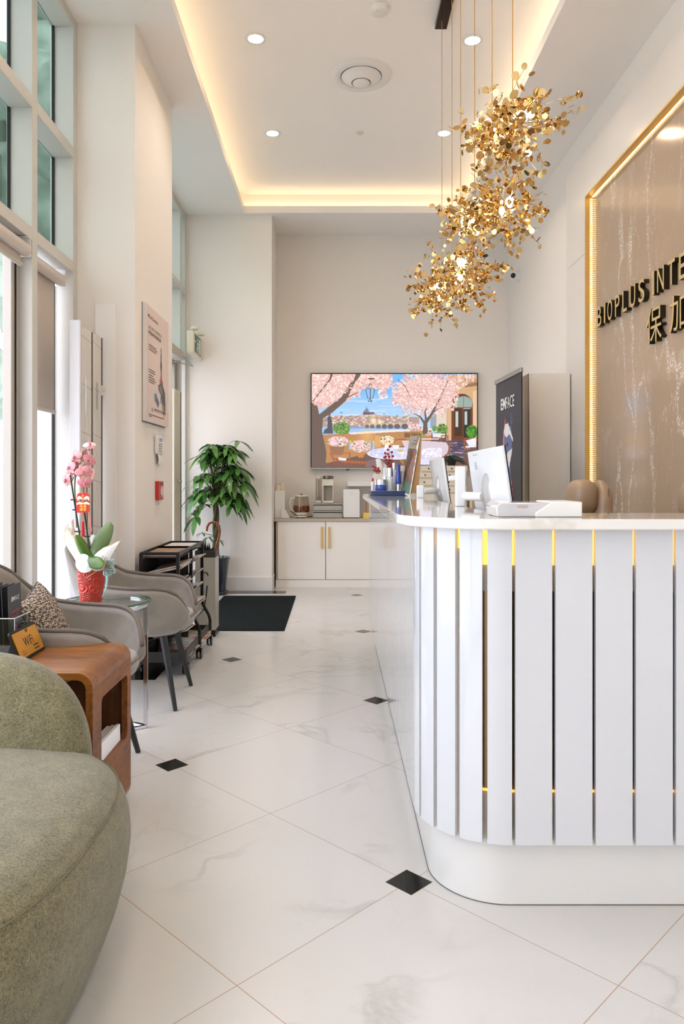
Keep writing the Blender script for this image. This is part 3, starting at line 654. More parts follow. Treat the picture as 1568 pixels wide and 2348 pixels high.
# ================================================================= SEATING AND TABLES ON THE LEFT
def boucle():
    m = D.materials.new('olive_boucle'); m.use_nodes = True; nt = m.node_tree; b = nt.nodes['Principled BSDF']
    t = node(nt, 'ShaderNodeTexCoord')
    n = node(nt, 'ShaderNodeTexNoise'); n.inputs['Scale'].default_value = 190; n.inputs['Detail'].default_value = 5; n.inputs['Distortion'].default_value = 1.5; nt.links.new(t.outputs['Object'], n.inputs['Vector'])
    n2 = node(nt, 'ShaderNodeTexNoise'); n2.inputs['Scale'].default_value = 22; n2.inputs['Detail'].default_value = 4; nt.links.new(t.outputs['Object'], n2.inputs['Vector'])
    f = math_(nt, 'ADD', math_(nt, 'MULTIPLY', math_(nt, 'SUBTRACT', n.outputs['Fac'], .36), 2.6), math_(nt, 'MULTIPLY', math_(nt, 'SUBTRACT', n2.outputs['Fac'], .5), .7), clamp=True)
    nt.links.new(mixc(nt, f, (88, 82, 54), (150, 141, 104)), b.inputs['Base Color']); b.inputs['Roughness'].default_value = .95; b.inputs['Sheen Weight'].default_value = .3
    bp = node(nt, 'ShaderNodeBump'); bp.inputs['Strength'].default_value = .9; bp.inputs['Distance'].default_value = .003; nt.links.new(n.outputs['Fac'], bp.inputs['Height']); nt.links.new(bp.outputs[0], b.inputs['Normal'])
    return m
BOU = boucle()
ac = thing('armchair', 'olive green boucle lounge chair with a fat rounded seat at the lower left', 'armchair', (-1.1, 1.72, 0))
AX, AY = -1.1, 1.70
def spf(x, e): return math.copysign(abs(x)**(2/e), x)
prof = [(0, 0), (.80, .0), (.86, .012), (.91, .05), (.955, .12), (.985, .19), (1, .26), (.995, .31), (.975, .355), (.94, .39), (.89, .415), (.82, .432), (.7, .445), (.5, .454), (.25, .458), (0, .459)]
def seat(u, v):
    j = v*(len(prof)-1); i = min(int(j), len(prof)-2); t = j-i; r = prof[i][0]*(1-t)+prof[i+1][0]*t; z = prof[i][1]*(1-t)+prof[i+1][1]*t
    th = 2*PI*u; return (AX+.585*r*spf(math.cos(th), 2.7), AY+.60*r*spf(math.sin(th), 2.7), z)
MB().grid(seat, 96, 61, cu=True).build('seat', BOU, ac, smooth=180)
sm = []
for k in range(97): th = 2*PI*k/96; sm.append((AX+.585*.951*spf(math.cos(th), 2.7), AY+.60*.951*spf(math.sin(th), 2.7), .3855))
MB().tube(sm, .0016, 6).build('seam', mat('olive_seam', (112, 106, 80), .9), ac, smooth=180)
def backr(u, v):   # thick bolster bent a little around the seat
    th = 2*PI*u; ph = -PI/2+PI*v
    x = .44*spf(math.cos(ph), 2.9)*spf(math.cos(th), 2.9); y = .12*spf(math.cos(ph), 2.3)*spf(math.sin(th), 2.3); z = .335*spf(math.sin(ph), 2.5)
    return (-1.14+x, 2.20+y-.35*x*x, .355+z)
MB().grid(backr, 72, 40, cu=True).build('backrest', BOU, ac, smooth=180)

# ---- walnut side table
WAL = wood_mat('walnut', (110, 60, 18), (172, 110, 44), (1.2, 7, 7), .32, 1.6)
WALS = wood_mat('walnut_side', (100, 52, 14), (162, 98, 34), (7, 2.0, 5), .5, 1.4)
WALD = wood_mat('walnut_inside_shaded', (84, 46, 20), (124, 74, 36), (8, 8, 1), .5, 1.5)  # darker copy of the walnut, with the compartment's shade in its colour
st = thing('side_table', 'walnut box side table with rounded edges behind the olive armchair', 'side table', (-1.07, 2.58, 0))
TX0, TX1, TY0, TY1, TZ = -1.37, -.77, 2.36, 2.80, .58
o = rrect(TX0, TX1, 0, TZ, .05, 8); inn = rrect(TX0+.022, TX1-.022, .022, TZ-.022, .03, 8)
# shell runs round top, left side and bottom; the right side is its own piece with the window
def ringpart(mb, sel):
    n = len(o)
    for i in sel:
        a, b = o[i], o[(i+1) % n]; c_, d_ = inn[(i+1) % n], inn[i]
        P = [(p[0], y, p[1]) for y in (TY0, TY1) for p in (a, b, c_, d_)]
        mb.add(P, [(0, 1, 2, 3), (7, 6, 5, 4), (1, 0, 4, 5), (3, 2, 6, 7)])
    return mb
n = len(o); right = [8]      # the edge running up the right side
ringpart(MB(), [i for i in range(n) if i not in right]).build('shell', WAL, st, smooth=30)
zA, zB = o[8][1], o[9][1]
side = MB(); wy0, wy1, wz0, wz1 = 2.45, 2.755, .245, .475
hole = rrect(wy0, wy1, wz0, wz1, .02, 5); outer = []
cy_, cz_ = (wy0+wy1)/2, (wz0+wz1)/2
for (y, z) in hole:       # project each hole point onto the outer rectangle
    dy, dz = y-cy_, z-cz_; ty = ((TY1-cy_) if dy > 0 else (TY0-cy_))/dy if dy else 1e9; tz = ((zB-cz_) if dz > 0 else (zA-cz_))/dz if dz else 1e9
    t_ = min(ty, tz); outer.append((cy_+dy*t_, cz_+dz*t_))
def corner_fix(l):
    for cyy, czz in ((TY0, zA), (TY1, zA), (TY1, zB), (TY0, zB)):
        j = min(range(len(l)), key=lambda q: (l[q][0]-cyy)**2+(l[q][1]-czz)**2); l[j] = (cyy, czz)
corner_fix(outer); nh = len(hole)
vs = [(x, y, z) for x in (TX1, TX1-.022) for l in (outer, hole) for y, z in l]; fs = []
for i in range(nh):
    j = (i+1) % nh
    fs += [(i, j, nh+j, nh+i), (2*nh+j, 2*nh+i, 3*nh+i, 3*nh+j), (nh+i, nh+j, 3*nh+j, 3*nh+i), (j, i, 2*nh+i, 2*nh+j)]
side.add(vs, fs).build('side_panel', WALS, st, smooth=30)
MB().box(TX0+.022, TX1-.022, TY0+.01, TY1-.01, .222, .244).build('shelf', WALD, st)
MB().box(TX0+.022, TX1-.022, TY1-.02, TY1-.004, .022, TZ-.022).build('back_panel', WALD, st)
for k, (x, tilt, col, lab) in enumerate(((-.797, .10, (240, 240, 240), 'white magazine nearest the window of the walnut table'), (-.815, .12, (206, 190, 186), 'pinkish magazine leaning behind the white one in the walnut table'), (-.832, .15, (226, 222, 214), 'cream magazine at the back of the row in the walnut table'))):
    m = MB(); a = tilt
    m.prism([(0, 2.40, .2445), (0, 2.70, .2445), (0, 2.70+.015, .298-.004*k), (0, 2.40, .304-.004*k)], (.012, 0, 0)); m.v = [(v[0]+x-(v[2]-.2445)*a, v[1]+.015, v[2]) for v in m.v]
    one('magazine', m, mat('mag_cover_%d' % k, col, .4), lab, 'magazine', 'magazines inside the walnut side table')

# ---- gold WiFi sign
ws = thing('wifi_sign', 'gold plate sign reading WiFi on a slanted black stand', 'sign', (-1.06, 2.59, .58))
u = Vector((0.0, 1, 0)); b0 = Vector((-1.051, 2.483, .582)); up = Vector((-.040, 0, .099)); nrm = u.cross(up).normalized(); upn = up.normalized(); hh = up.length
def plate(mb, y0, y1, z0, z1, d0, d1, r):
    pts = [b0+u*a+upn*b+nrm*d0 for a, b in rrect(y0, y1, z0, z1, r)]; return mb.prism(pts, nrm*(d1-d0))
plate(MB(), 0, .215, 0, hh, -.006, 0, .01).build('stand_board', BLACKM, ws)
MB().prism([b0+u*.02+upn*.08-nrm*.006, b0+u*.02-nrm*.006, b0+u*.02+Vector((-.06, 0, 0))], u*.17).build('stand_foot', BLACKM, ws)
plate(MB(), .010, .205, .009, hh-.009, .0005, .003, .006).build('gold_plate', mat('gold_plate', (222, 156, 52), .3, .55), ws)
INK = mat('black_ink', (40, 32, 22), .5)
text_mb('WiFi', b0+u*.070+upn*.040+nrm*.0035, u, upn, .032, .074, 0, .0).build('lettering', INK, ws)
text_mb('Name', b0+u*.035+upn*.027+nrm*.0035, u, upn, .006, .018).build('lettering', INK, ws)
text_mb('Password', b0+u*.035+upn*.017+nrm*.0035, u, upn, .006, .028).build('lettering', INK, ws)
tb_ = MB()
for k in range(2): tb_.obox(b0+u*.15+upn*(.032-.012*k)+nrm*.0035, u*.02, upn*.0022, nrm*.0002)
tb_.build('text_bar', INK, ws); mk = MB()
for r in (.004, .009, .014):
    pts = [b0+u*(.118+r*math.sin(a))+upn*(.084+r*math.cos(a)*.8)+nrm*.0037 for a in [(-.8+.16*q) for q in range(11)]]
    mk.tube(pts, .0011, 6)
mk.build('signal_mark', INK, ws)
sc_ = MB()
for a, b in ((.018, .018), (.197, .03)): sc_.disc(b0+u*a+upn*b+nrm*.003, nrm, .0035, 10, .002)
sc_.build('screw', CHROME, ws)

# ---- leaflet holder and dark leaflets
ACR = glass('acrylic', (240, 244, 244), .10)
lh = thing('leaflet_holder', 'clear acrylic leaflet holder on the walnut side table', 'leaflet holder', (-1.2, 2.64, .58))
HX0, HX1, HY0, HY1 = -1.34, -1.108, 2.57, 2.705
hm = MB().box(HX1-.003, HX1, HY0, HY1, .583, .715).box(HX0, HX1, HY0, HY0+.003, .583, .715).box(HX0, HX1, HY1-.003, HY1, .583, .715).box(HX0, HX0+.003, HY0, HY1, .583, .78).box(HX0, HX1, HY0, HY1, .58, .583)
hm.build('acrylic_case', ACR, lh)
MB().box(HX1-.003, HX1+.0002, HY0, HY1, .713, .7155).box(HX0, HX1, HY0-.0002, HY0+.003, .713, .7155).box(HX1-.002, HX1+.0002, HY0, HY0+.002, .583, .715).build('acrylic_edge', mat('acrylic_edge', (222, 222, 216), .2), lh)
DK = mat('leaflet_dark', (30, 31, 36), .35)
for k in range(8):
    t = thing('leaflet', 'front dark leaflet with white lettering and a small blue face, in the acrylic holder' if k == 0 else '%s dark leaflet counted from the front in the acrylic holder' % ['', 'second', 'third', 'fourth', 'fifth', 'sixth', 'seventh', 'eighth'][k], 'leaflet', (-1.13-.022*k, 2.64, .585), 'dark leaflets in the acrylic holder')
    lean = .05+.012*k; xb = -1.128-.019*k; hgt = .235-.002*(k % 3); y0 = 2.578 if k else 2.578; y1 = y0+.105
    P = [(xb, y0, .585), (xb, y1, .585), (xb-hgt*lean, y1+.010, .585+hgt+.004), (xb-hgt*lean, y0+.010, .585+hgt)]
    MB().prism(P, (-.0022 if k else -.001, 0, 0)).build('sheet', DK, t)
    if k == 0:
        c = Canvas(34, 74, 34, 74, col=(60, 60, 63)); c.poly([(12, 60), (13, 48), (17, 43), (20, 46), (20, 52), (18, 60), (20, 70), (10, 72)], (96, 130, 176)); c.poly([(18, 44), (22, 46), (23, 53), (20, 58), (22, 68), (17, 66)], (200, 96, 100)); c.build('printed_front', vcol_mat('print'), P[3], Vector(P[2])-Vector(P[3]), Vector(P[0])-Vector(P[3]), t)
        f = Vector((.0012, 0, 0)); ux = Vector((0, 1, .04)).normalized(); o_ = Vector(P[3])
        text_mb('EM', o_+f+Vector((.002, .022, -.055)), ux, UZ, .016, .026, 0, .03).build('lettering', PAPER, t); text_mb('FACE', o_+f+Vector((.002, .050, -.054)), ux, UZ, .016, .036).build('lettering', PAPER, t)
        text_mb('Redefine YOUR', o_+f+Vector((.0045, .018, -.095)), ux, UZ, .009, .062, 0, .01).build('lettering', RED, t); text_mb('Treatment GLOW', o_+f+Vector((.005, .018, -.112)), ux, UZ, .009, .058, 0, .01).build('lettering', RED, t)
for k in range(3):
    one('flyer', MB().obox((-1.20+.012*k, 2.47+.02*k, .5815+.0022*k), (.10, -.012*k, 0), (.01*k, .07, 0), (0, 0, .001)), PAPER, '%s white flyer of the loose stack left of the gold sign' % ['bottom', 'middle', 'top'][k], 'flyer', 'white flyers on the walnut table')

# ---- grey shell armchairs
GF = mat('taupe_velvet', (136, 127, 116), .75, bump=(260, .25), sheen=.4, var=(9, (152, 142, 130)))
GP = mat('taupe_piping', (112, 101, 90), .7); LEG = mat('black_leg', (38, 39, 37), .38)
def shell_chair(label):
    t = thing('shell_chair', label, 'chair', (0, 0, 0), 'grey upholstered tub chairs')
    A, B_, E_ = .31, .285, 2.6
    def rim(p):    # p in -1..1 round the back from arm tip to arm tip
        a = abs(p)*158; 
        pts = [(0, .835), (18, .83), (36, .785), (54, .705), (72, .645), (92, .625), (112, .622), (124, .612), (136, .588), (147, .54), (158, .476)]
        for (a0, z0), (a1, z1) in zip(pts, pts[1:]):
            if a <= a1: k = (a-a0)/(a1-a0); return z0+(z1-z0)*k
        return pts[-1][1]
    def surf(p, v):
        a = math.radians(p*158); zr = rim(p); s_ = [.62, .80, .90, .955, .985, 1.0, 1.0][0:7]
        zz = .385+(zr-.385)*v; k = min(1, v*1.0)
        sc = .74+.26*math.sin(min(1, k*1.25)*PI/2)
        lean = -.05*max(0, math.cos(a))*v*v
        return Vector((-A*sc*spf(math.cos(a), E_)+lean, B_*sc*spf(math.sin(a), E_), zz))
    nu, nv = 61, 12
    MB().grid(lambda u_, v_: surf(2*u_-1, v_), nu, nv).build('shell', GF, t, smooth=180, solid=.03)
    rp = [surf(2*i/60-1, 1)+Vector((0, 0, .012)) for i in range(61)]
    MB().tube(rp, .009, 8).build('piping', GP, t, smooth=180)
    def pan(u_, v_):
        th = 2*PI*u_; r = v_; return (.0+.228*r*spf(math.cos(th), 2.5)+(.07 if math.cos(th) > 0 else 0)*r*max(0, math.cos(th)), .208*r*spf(math.sin(th), 2.5), .385+.05*(r**6)-.004)
    MB().grid(pan, 48, 10, cu=True).build('seat_base', GF, t, smooth=180, solid=.02)
    pc = [(0, .40), (.96, .40), (1.0, .425), (1.0, .45), (.96, .468), (.85, .478), (.6, .482), (0, .486)]
    def cush(u_, v_):
        j = v_*(len(pc)-1); i = min(int(j), len(pc)-2); q = j-i; r = pc[i][0]*(1-q)+pc[i+1][0]*q; z = pc[i][1]*(1-q)+pc[i+1][1]*q; th = 2*PI*u_
        return (.045+.255*r*spf(math.cos(th), 2.7), .218*r*spf(math.sin(th), 2.7), z)
    cu = MB().grid(cush, 48, 22, cu=True).build('seat_cushion', GF, t, smooth=180)
    MB().tube([(.045+.256*spf(math.cos(2*PI*k/48), 2.7), .219*spf(math.sin(2*PI*k/48), 2.7), .456) for k in range(49)], .004, 6).build('piping', GP, cu, smooth=180)
    for sx in (-1, 1):
        for sy in (-1, 1):
            MB().tube([(sx*.16, sy*.145, .40), (sx*.245, sy*.23, .006), (sx*.246, sy*.231, .0)], [.021, .0115, .011], 12).build('leg', LEG, t, smooth=50)
    return t
c1 = shell_chair('grey tub chair beyond the glass table, next to the magazine rack'); c1.location = (-1.075, 4.06, 0); c1.rotation_euler = (0, 0, .02)
c2 = copy_tree(c1); c2['label'] = 'nearer grey tub chair with the woven cushion, between walnut table and glass table'; c2.location = (-1.115, 3.03, 0); c2.rotation_euler = (0, 0, -.03)

# woven cushion on the near chair
def weave():
    m = D.materials.new('woven_wool'); m.use_nodes = True; nt = m.node_tree; b = nt.nodes['Principled BSDF']
    t = node(nt, 'ShaderNodeTexCoord'); mp = node(nt, 'ShaderNodeMapping'); nt.links.new(t.outputs['Object'], mp.inputs[0]); mp.inputs['Scale'].default_value = (1, 1, 1.5)
    v = node(nt, 'ShaderNodeTexVoronoi'); v.inputs['Scale'].default_value = 95; v.inputs['Randomness'].default_value = .55; nt.links.new(mp.outputs[0], v.inputs['Vector'])
    f = math_(nt, 'MULTIPLY', math_(nt, 'SUBTRACT', v.outputs['Distance'], .28), 3.6, clamp=True)
    nt.links.new(mixc(nt, f, (216, 198, 178), (84, 68, 54)), b.inputs['Base Color']); b.inputs['Roughness'].default_value = .95
    bp = node(nt, 'ShaderNodeBump'); bp.invert = True; bp.inputs['Strength'].default_value = 1; bp.inputs['Distance'].default_value = .008; nt.links.new(v.outputs['Distance'], bp.inputs['Height']); nt.links.new(bp.outputs[0], b.inputs['Normal'])
    return m
def cushion(u_, v_):
    a, b = 2*u_-1, 2*v_-1; return None
cm = MB(); N = 22; S_ = .168
for sgn in (-1, 1):
    def fn(u_, v_):
        a, b = 2*u_-1, 2*v_-1; th = .068*((1-a*a)*(1-b*b))**.42+.002; pin = 1-.07*(1-abs(a*b)); 
        return (sgn*th, a*S_*(pin if abs(a) > abs(b) else 1), b*S_*(pin if abs(b) >= abs(a) else 1))
    cm.grid(fn, N, N)
R = Matrix.Rotation(.10, 3, 'Z') @ Matrix.Rotation(-.42, 3, 'Y') @ Matrix.Rotation(math.radians(9), 3, 'X')
cm.v = [tuple(Vector((-1.175, 3.03, .585))+R @ Vector(v)) for v in cm.v]
one('throw_cushion', cm, weave(), 'brown and cream woven throw cushion on the near grey tub chair', 'cushion', smooth=180)

# ---- round glass table
gt = thing('glass_table', 'round glass side table with chrome frame holding the orchid', 'side table', (-1.10, 3.58, 0))
gx, gy, gz = -1.105, 3.58, .612
MB().lathe([(0, gz-.01), (.208, gz-.01), (.211, gz-.005), (.208, gz), (0, gz)], (gx, gy, 0), 64).build('glass_top', glass('table_glass', (240, 246, 243), .12), gt, smooth=30)
MB().lathe([(.2115, gz-.009), (.213, gz-.005), (.2115, gz-.001)], (gx, gy, 0), 64, caps=False).build('glass_edge', mat('green_glass_edge', (66, 104, 88), .1), gt)
MB().grid(lambda u_, v_: (gx+(.196+.004*(v_ in (1/3, 2/3)))*math.cos(2*PI*u_), gy+(.196)*math.sin(2*PI*u_), gz-.012-.022*v_), 64, 4, cu=True).build('ring', CHROME, gt, smooth=180, solid=.004)
legs_ = []
for k, a in enumerate((-.02, 2*PI/3+.1, -2*PI/3+.25)):
    x, y = gx+.193*math.cos(a), gy+.193*math.sin(a); legs_.append((x, y))
    MB().box(x-.010, x+.010, y-.004, y+.004, .0, gz-.012).build('leg', CHROME, gt)
fb = MB()
for k in range(3):
    a, b = Vector((*legs_[k], .008)), Vector((*legs_[(k+1) % 3], .008)); d = (b-a).normalized(); fb.obox((a+b)/2, d*((b-a).length/2), d.cross(Vector((0, 0, 1)))*.008, (0, 0, .006))
fb.build('floor_bar', CHROME, gt)

# ================================================================= ENTRANCE CORNER
rk = thing('magazine_rack', 'black metal two bay magazine rack on castors along the white column', 'rack', (-1.05, 4.9, 0))
RX0, RX1, RT = -1.175, -.95, .745
RY = (4.50, 4.905, 5.31)
for y in RY:
    MB().box(RX1-.012, RX1+.008, y-.009, y+.009, .34, RT).build('post', BLACKM, rk)
    MB().box(RX0-.01, RX0+.01, y-.009, y+.009, .08, RT).build('post', BLACKM, rk)
    if y > 4.6: MB().tube([(RX1, y, .35), (RX1, y, .31), (RX1+.02, y, .27), (RX1+.045, y, .225), (RX1+.055, y, .19), (RX1+.055, y, .09)], .011, 8).build('brace', BLACKM, rk, smooth=60)
for i in (0, 1):
    y0, y1 = RY[i], RY[i+1]
    tr = MB().box(RX0, RX1, y0, y1, RT-.03, RT-.026).box(RX1-.006, RX1+.006, y0, y1, RT-.012, RT+.006).box(RX0-.006, RX0+.006, y0, y1, RT-.012, RT+.006).box(RX0, RX1, y0-.006, y0+.006, RT-.012, RT+.006).box(RX0, RX1, y1-.006, y1+.006, RT-.012, RT+.006)
    tr.build('top_tray', BLACKM, rk)
    for k in range(5):
        zf = .655-.098*k
        m = MB().prism([(RX0, y0+.012, zf-.062), (RX1, y0+.012, zf-.012), (RX1, y0+.012, zf-.008), (RX0, y0+.012, zf-.058)], (0, y1-y0-.024, 0))
        m.box(RX1-.002, RX1+.004, y0+.012, y1-.012, zf-.014, zf+.006)
        m.build('tilted_shelf', BLACKM, rk)
MB().box(RX0-.004, RX0, RY[0]+.01, RY[2]-.01, .15, RT-.04).build('back_panel', mat('rack_mesh', (52, 48, 44), .6), rk)
MB().box(RX0, RX1-.02, RY[1]-.002, RY[1]+.002, .15, RT-.04).build('divider', mat('rack_mesh'), rk)
bt = MB().box(RX0-.01, -.90, 4.49, 5.32, .085, .093).box(-.905, -.898, 4.49, 5.32, .085, .165).box(RX0-.01, -.90, 4.488, 4.496, .085, .150).box(RX0-.01, -.90, 5.314, 5.322, .085, .150).box(RX0-.012, RX0-.004, 4.49, 5.32, .085, .15)
bt.build('bottom_tray', mat('rack_tray', (58, 56, 52), .45, .3), rk, bevel=.002)
for x, y in ((-.915, 4.56), (-.905, 4.955), (-.905, 5.36), (-1.16, 4.52), (-1.16, 5.29)):
    m = MB()
    for s_ in (-.012, .012): m.cyl((x+s_-.006, y, .034), (x+s_+.006, y, .034), .034, n=20)
    m.box(x-.005, x+.005, y-.015, y+.02, .045, .085)
    m.build('castor', mat('castor_black', (20, 20, 20), .2), rk, smooth=40)
COV = [(196, 104, 70), (228, 220, 210), (150, 120, 96), (90, 140, 120), (206, 196, 186), (120, 96, 90), (224, 190, 160), (60, 64, 90), (178, 60, 50), (214, 208, 196), (160, 170, 176), (232, 228, 220)]
def magmat(k):
    c = COV[k % len(COV)]; d = COV[(k*5+3) % len(COV)]
    return mat('magazine_cover_%d' % (k % 12), c, .3, var=(14, d))
rg = random.Random(11); km = 0
ordn = ['top', 'second', 'third', 'fourth', 'lowest']; piles = ['uppermost', 'middle', 'bottom']
def magazine(c, ax, ay, az, m, lab, grp='magazines on the black rack', curl=0):
    t = thing('magazine', lab, 'magazine', c, grp)
    c, ax, ay, az = map(Vector, (c, ax, ay, az))
    MB().obox(c, ax*.99, ay*.99, az*.75).build('pages', mat('page_edge', (216, 208, 196), .6, var=(60, (190, 180, 166), (1, 1, 12))), t)
    MB().obox(c+az*.88, ax, ay, az*.12).obox(c-az*.88, ax, ay, az*.12).build('cover', m, t)
for i in (0, 1):
    bayn = ('near', 'far')[i]; yc = (RY[i]+RY[i+1])/2
    for k in range(3):
        sh = rg.uniform(-.02, .02); r = rg.uniform(-.08, .08)
        ax = Vector((math.cos(r), math.sin(r), 0))*.10; ay = Vector((-math.sin(r), math.cos(r), 0))*.135
        magazine((-1.062+.006*k, yc+sh, RT-.0215+.0085*k), ax, ay, (0, 0, .0038), [mat('mag_orange', (206, 106, 66), .3, var=(10, (160, 70, 50))), mat('mag_pale', (226, 214, 204), .3), mat('mag_dark', (48, 44, 44), .3, var=(9, (190, 130, 60)))][(k+2*i) % 3], '%s magazine lying flat in the %s top tray of the black rack' % (piles[2-k], bayn))
    for s_ in range(5):
        for k in range(3):
            zf = .655-.098*s_; sl = Vector((RX1-RX0, 0, .05)).normalized(); dn = Vector((-sl.z, 0, sl.x)); jut = rg.uniform(.005, .045)
            c = Vector((RX1-.108+jut, yc+rg.uniform(-.035, .035), zf-.012-.022))+dn*(.0062+.0092*k); r = rg.uniform(-.06, .06)
            magazine(c, sl*.105, Vector((0, 1, r)).normalized()*rg.uniform(.12, .15), dn*.004, magmat(km), '%s magazine in the pile on the %s tilted shelf of the %s rack bay' % (piles[2-k], ordn[s_], bayn)); km += 1
for k in range(10):
    y = 4.64+.155*(k//2); r = rg.uniform(-.25, .25); lay = k % 2
    magazine((-1.03+.05*lay+rg.uniform(-.02, .02), y, .1005+.010*lay), Vector((math.cos(r), math.sin(r), 0))*.095, Vector((-math.sin(r), math.cos(r), .0))*.075, (0, 0, .0042), magmat(km), '%s magazine, number %s from the near end, in the bottom tray of the rack' % (['lower', 'upper'][lay], ['one', 'two', 'three', 'four', 'five'][k//2])); km += 1

# umbrella stand and umbrellas
us = thing('umbrella_stand', 'tall silver umbrella stand with umbrella cut-outs behind the magazine rack', 'umbrella stand', (-.97, 5.72, 0))
UX0, UX1, UY0, UY1 = -1.06, -.909, 5.62, 5.80
MB().box(UX0, UX1, UY0, UY0+.004, .05, .60).box(UX0, UX1, UY1-.004, UY1, .05, .60).box(UX0, UX0+.004, UY0, UY1, .05, .60).box(UX1-.004, UX1, UY0, UY1, .05, .60).build('body', mat('stand_silver', (190, 187, 176), .35, .1), us, bevel=.003)
MB().box(UX0-.002, UX1+.002, UY0-.002, UY1+.002, 0, .05).build('base', BLACKM, us, bevel=.003)
MB().box(UX0-.002, UX1+.002, UY0-.002, UY0+.008, .60, .65).box(UX0-.002, UX1+.002, UY1-.008, UY1+.002, .60, .65).box(UX0-.002, UX0+.008, UY0, UY1, .60, .65).box(UX1-.008, UX1+.002, UY0, UY1, .60, .65).build('rim', mat('stand_rim', (54, 54, 48), .5), us)
cut = MB(); yf = UY0-.001
def cutline(mb, pts, w_):
    mb.tube([(x, yf+.001, z) for x, z in pts], [q*.5 for q in w_] if isinstance(w_, list) else w_/2, 6)
px = lambda x, y: (W(x, y, yf).x, W(x, y, yf).z)
cutline(cut, [px(464, 1345), px(464, 1322), px(465, 1316), px(469, 1312), px(474, 1313), px(477, 1320)], .010)
cutline(cut, [px(475, 1343), px(473, 1363), px(467, 1400)], .009)
cut.build('cutout', mat('cutout_dark', (24, 23, 20), .7), us)
um = thing('umbrella', 'umbrella with a curved wooden crook handle in the silver stand', 'umbrella', (-.96, 5.70, .06))
hp = [W(x, y, 5.70) for x, y in ((486, 1292), (491, 1272), (497, 1250), (502, 1232), (504, 1218), (502, 1206), (496, 1199), (488, 1197), (480, 1200), (475, 1208), (474, 1218))]
MB().tube(hp, [.0095]*10+[.0085], 10).build('handle', mat('cherry_wood', (146, 76, 36), .3), um, smooth=60)
MB().tube([W(486, 1292, 5.7), W(489, 1278, 5.7)], [.016, .012], 10).tube([(-.965, 5.70, .1), W(486, 1292, 5.7)], [.02, .026], 12).build('canopy', mat('umbrella_black', (22, 22, 22), .7), um)
for k, (x, y, h_) in enumerate(((468, 1262, 26), (476, 1262, 20), (457, 1262, 16), (488, 1264, 10))):
    b = W(x, y, 5.66+.03*k); m = MB()
    for q in range(7):
        a = q/7*2*PI; tip = b+Vector((.018*math.cos(a)+.004*k, .018*math.sin(a), .012+h_*.0033*(.5+.5*abs(math.sin(2.3*q+k)))))
        m.add([b+Vector((.02*math.cos(a-.5), .02*math.sin(a-.5), -.02)), b+Vector((.02*math.cos(a+.5), .02*math.sin(a+.5), -.02)), tip], [(0, 1, 2)])
    m.tube([(b.x, b.y, .08), (b.x, b.y, b.z-.01)], [.012, .022], 8)
    one('umbrella', m, MATS['umbrella_black'], ['folded black umbrella standing at the middle left of the silver stand', 'folded black umbrella beside the wooden crook handle', 'folded black umbrella nearest the magazine rack in the stand', 'short folded black umbrella at the right edge of the stand'][k], 'umbrella', 'folded black umbrellas in the silver stand')

# ---- money tree
pt = thing('potted_tree', 'leafy green money tree in a navy pot on a saucer in the corner', 'plant', (-1.24, 7.68, 0))
NAVY = mat('navy_glaze', (34, 44, 58), .25, coat=.4)
PX, PY = -1.235, 7.69
pot = MB().lathe([(.092, .035), (.10, .04), (.135, .36), (.142, .362), (.144, .385), (.128, .385), (.122, .35), (.1, .33), (0, .33)], (PX, PY, 0), 40).build('pot', NAVY, pt, smooth=40)
MB().lathe([(.085, 0), (.118, .006), (.128, .035), (.118, .035), (.10, .02), (0, .02)], (PX, PY, 0), 40).build('saucer', NAVY, pt, smooth=40)
MB().lathe([(0, .345), (.12, .343)], (PX, PY, 0), 30).build('soil', mat('soil', (122, 84, 54), .95, bump=(60, .8)), pt)
tk = MB()
for k in range(3):
    tk.tube([(PX+.02*math.cos(2.1*k+z*9), PY+.02*math.sin(2.1*k+z*9), .33+z) for z in [q*.05 for q in range(13)]], [.02-.0006*q for q in range(13)], 8)
tk.build('trunk', mat('tree_trunk', (92, 88, 58), .8, bump=(40, .6)), pt, smooth=60)
lv = MB(); br = MB(); rg = random.Random(4)
def leaf(mb, base, d, L, wd, up, droop):
    d = d.normalized(); side = d.cross(up).normalized(); n = 6; P = []
    for i in range(n+1):
        t = i/n; p = base+d*(L*t)+Vector((0, 0, -droop*L*t*t)); w_ = wd*math.sin(PI*min(1, t*.92+.06))**.8*(1 if i < n else 0)
        P += [p-side*w_+Vector((0, 0, .15*w_)), p, p+side*w_+Vector((0, 0, .15*w_))]
    mb.add(P, [(3*i+a, 3*i+a+1, 3*i+a+4, 3*i+a+3) for i in range(n) for a in (0, 1)])
def palm(mb, p, dirv, n, L):
    ax = dirv.normalized(); 
    for k in range(n):
        a = 2*PI*k/n+rg.uniform(-.2, .2); u_ = ax.orthogonal().normalized(); v_ = ax.cross(u_)
        d = (u_*math.cos(a)+v_*math.sin(a))*1.0+ax*.35+Vector((0, 0, -.35))
        leaf(mb, p, d, L*rg.uniform(.75, 1.1), L*.15, Vector((0, 0, 1)), rg.uniform(.25, .7))
top = Vector((PX, PY, .93)); cc = Vector((-1.19, 7.60, 1.20))
spots = []
for k in range(70):
    a = rg.uniform(0, 2*PI); e = rg.uniform(-1.0, 1.25); r = rg.uniform(.6, 1)
    p = cc+Vector((.27*math.cos(a)*math.cos(e)*r, .19*math.sin(a)*math.cos(e)*r, .40*math.sin(e)*r))
    spots.append(p)
spots += [W(455, 1120, 7.6), W(447, 1140, 7.55), W(448, 1185, 7.55), W(560, 1110, 7.6), W(548, 1150, 7.5), W(505, 1022, 7.6), W(548, 1012, 7.6)]
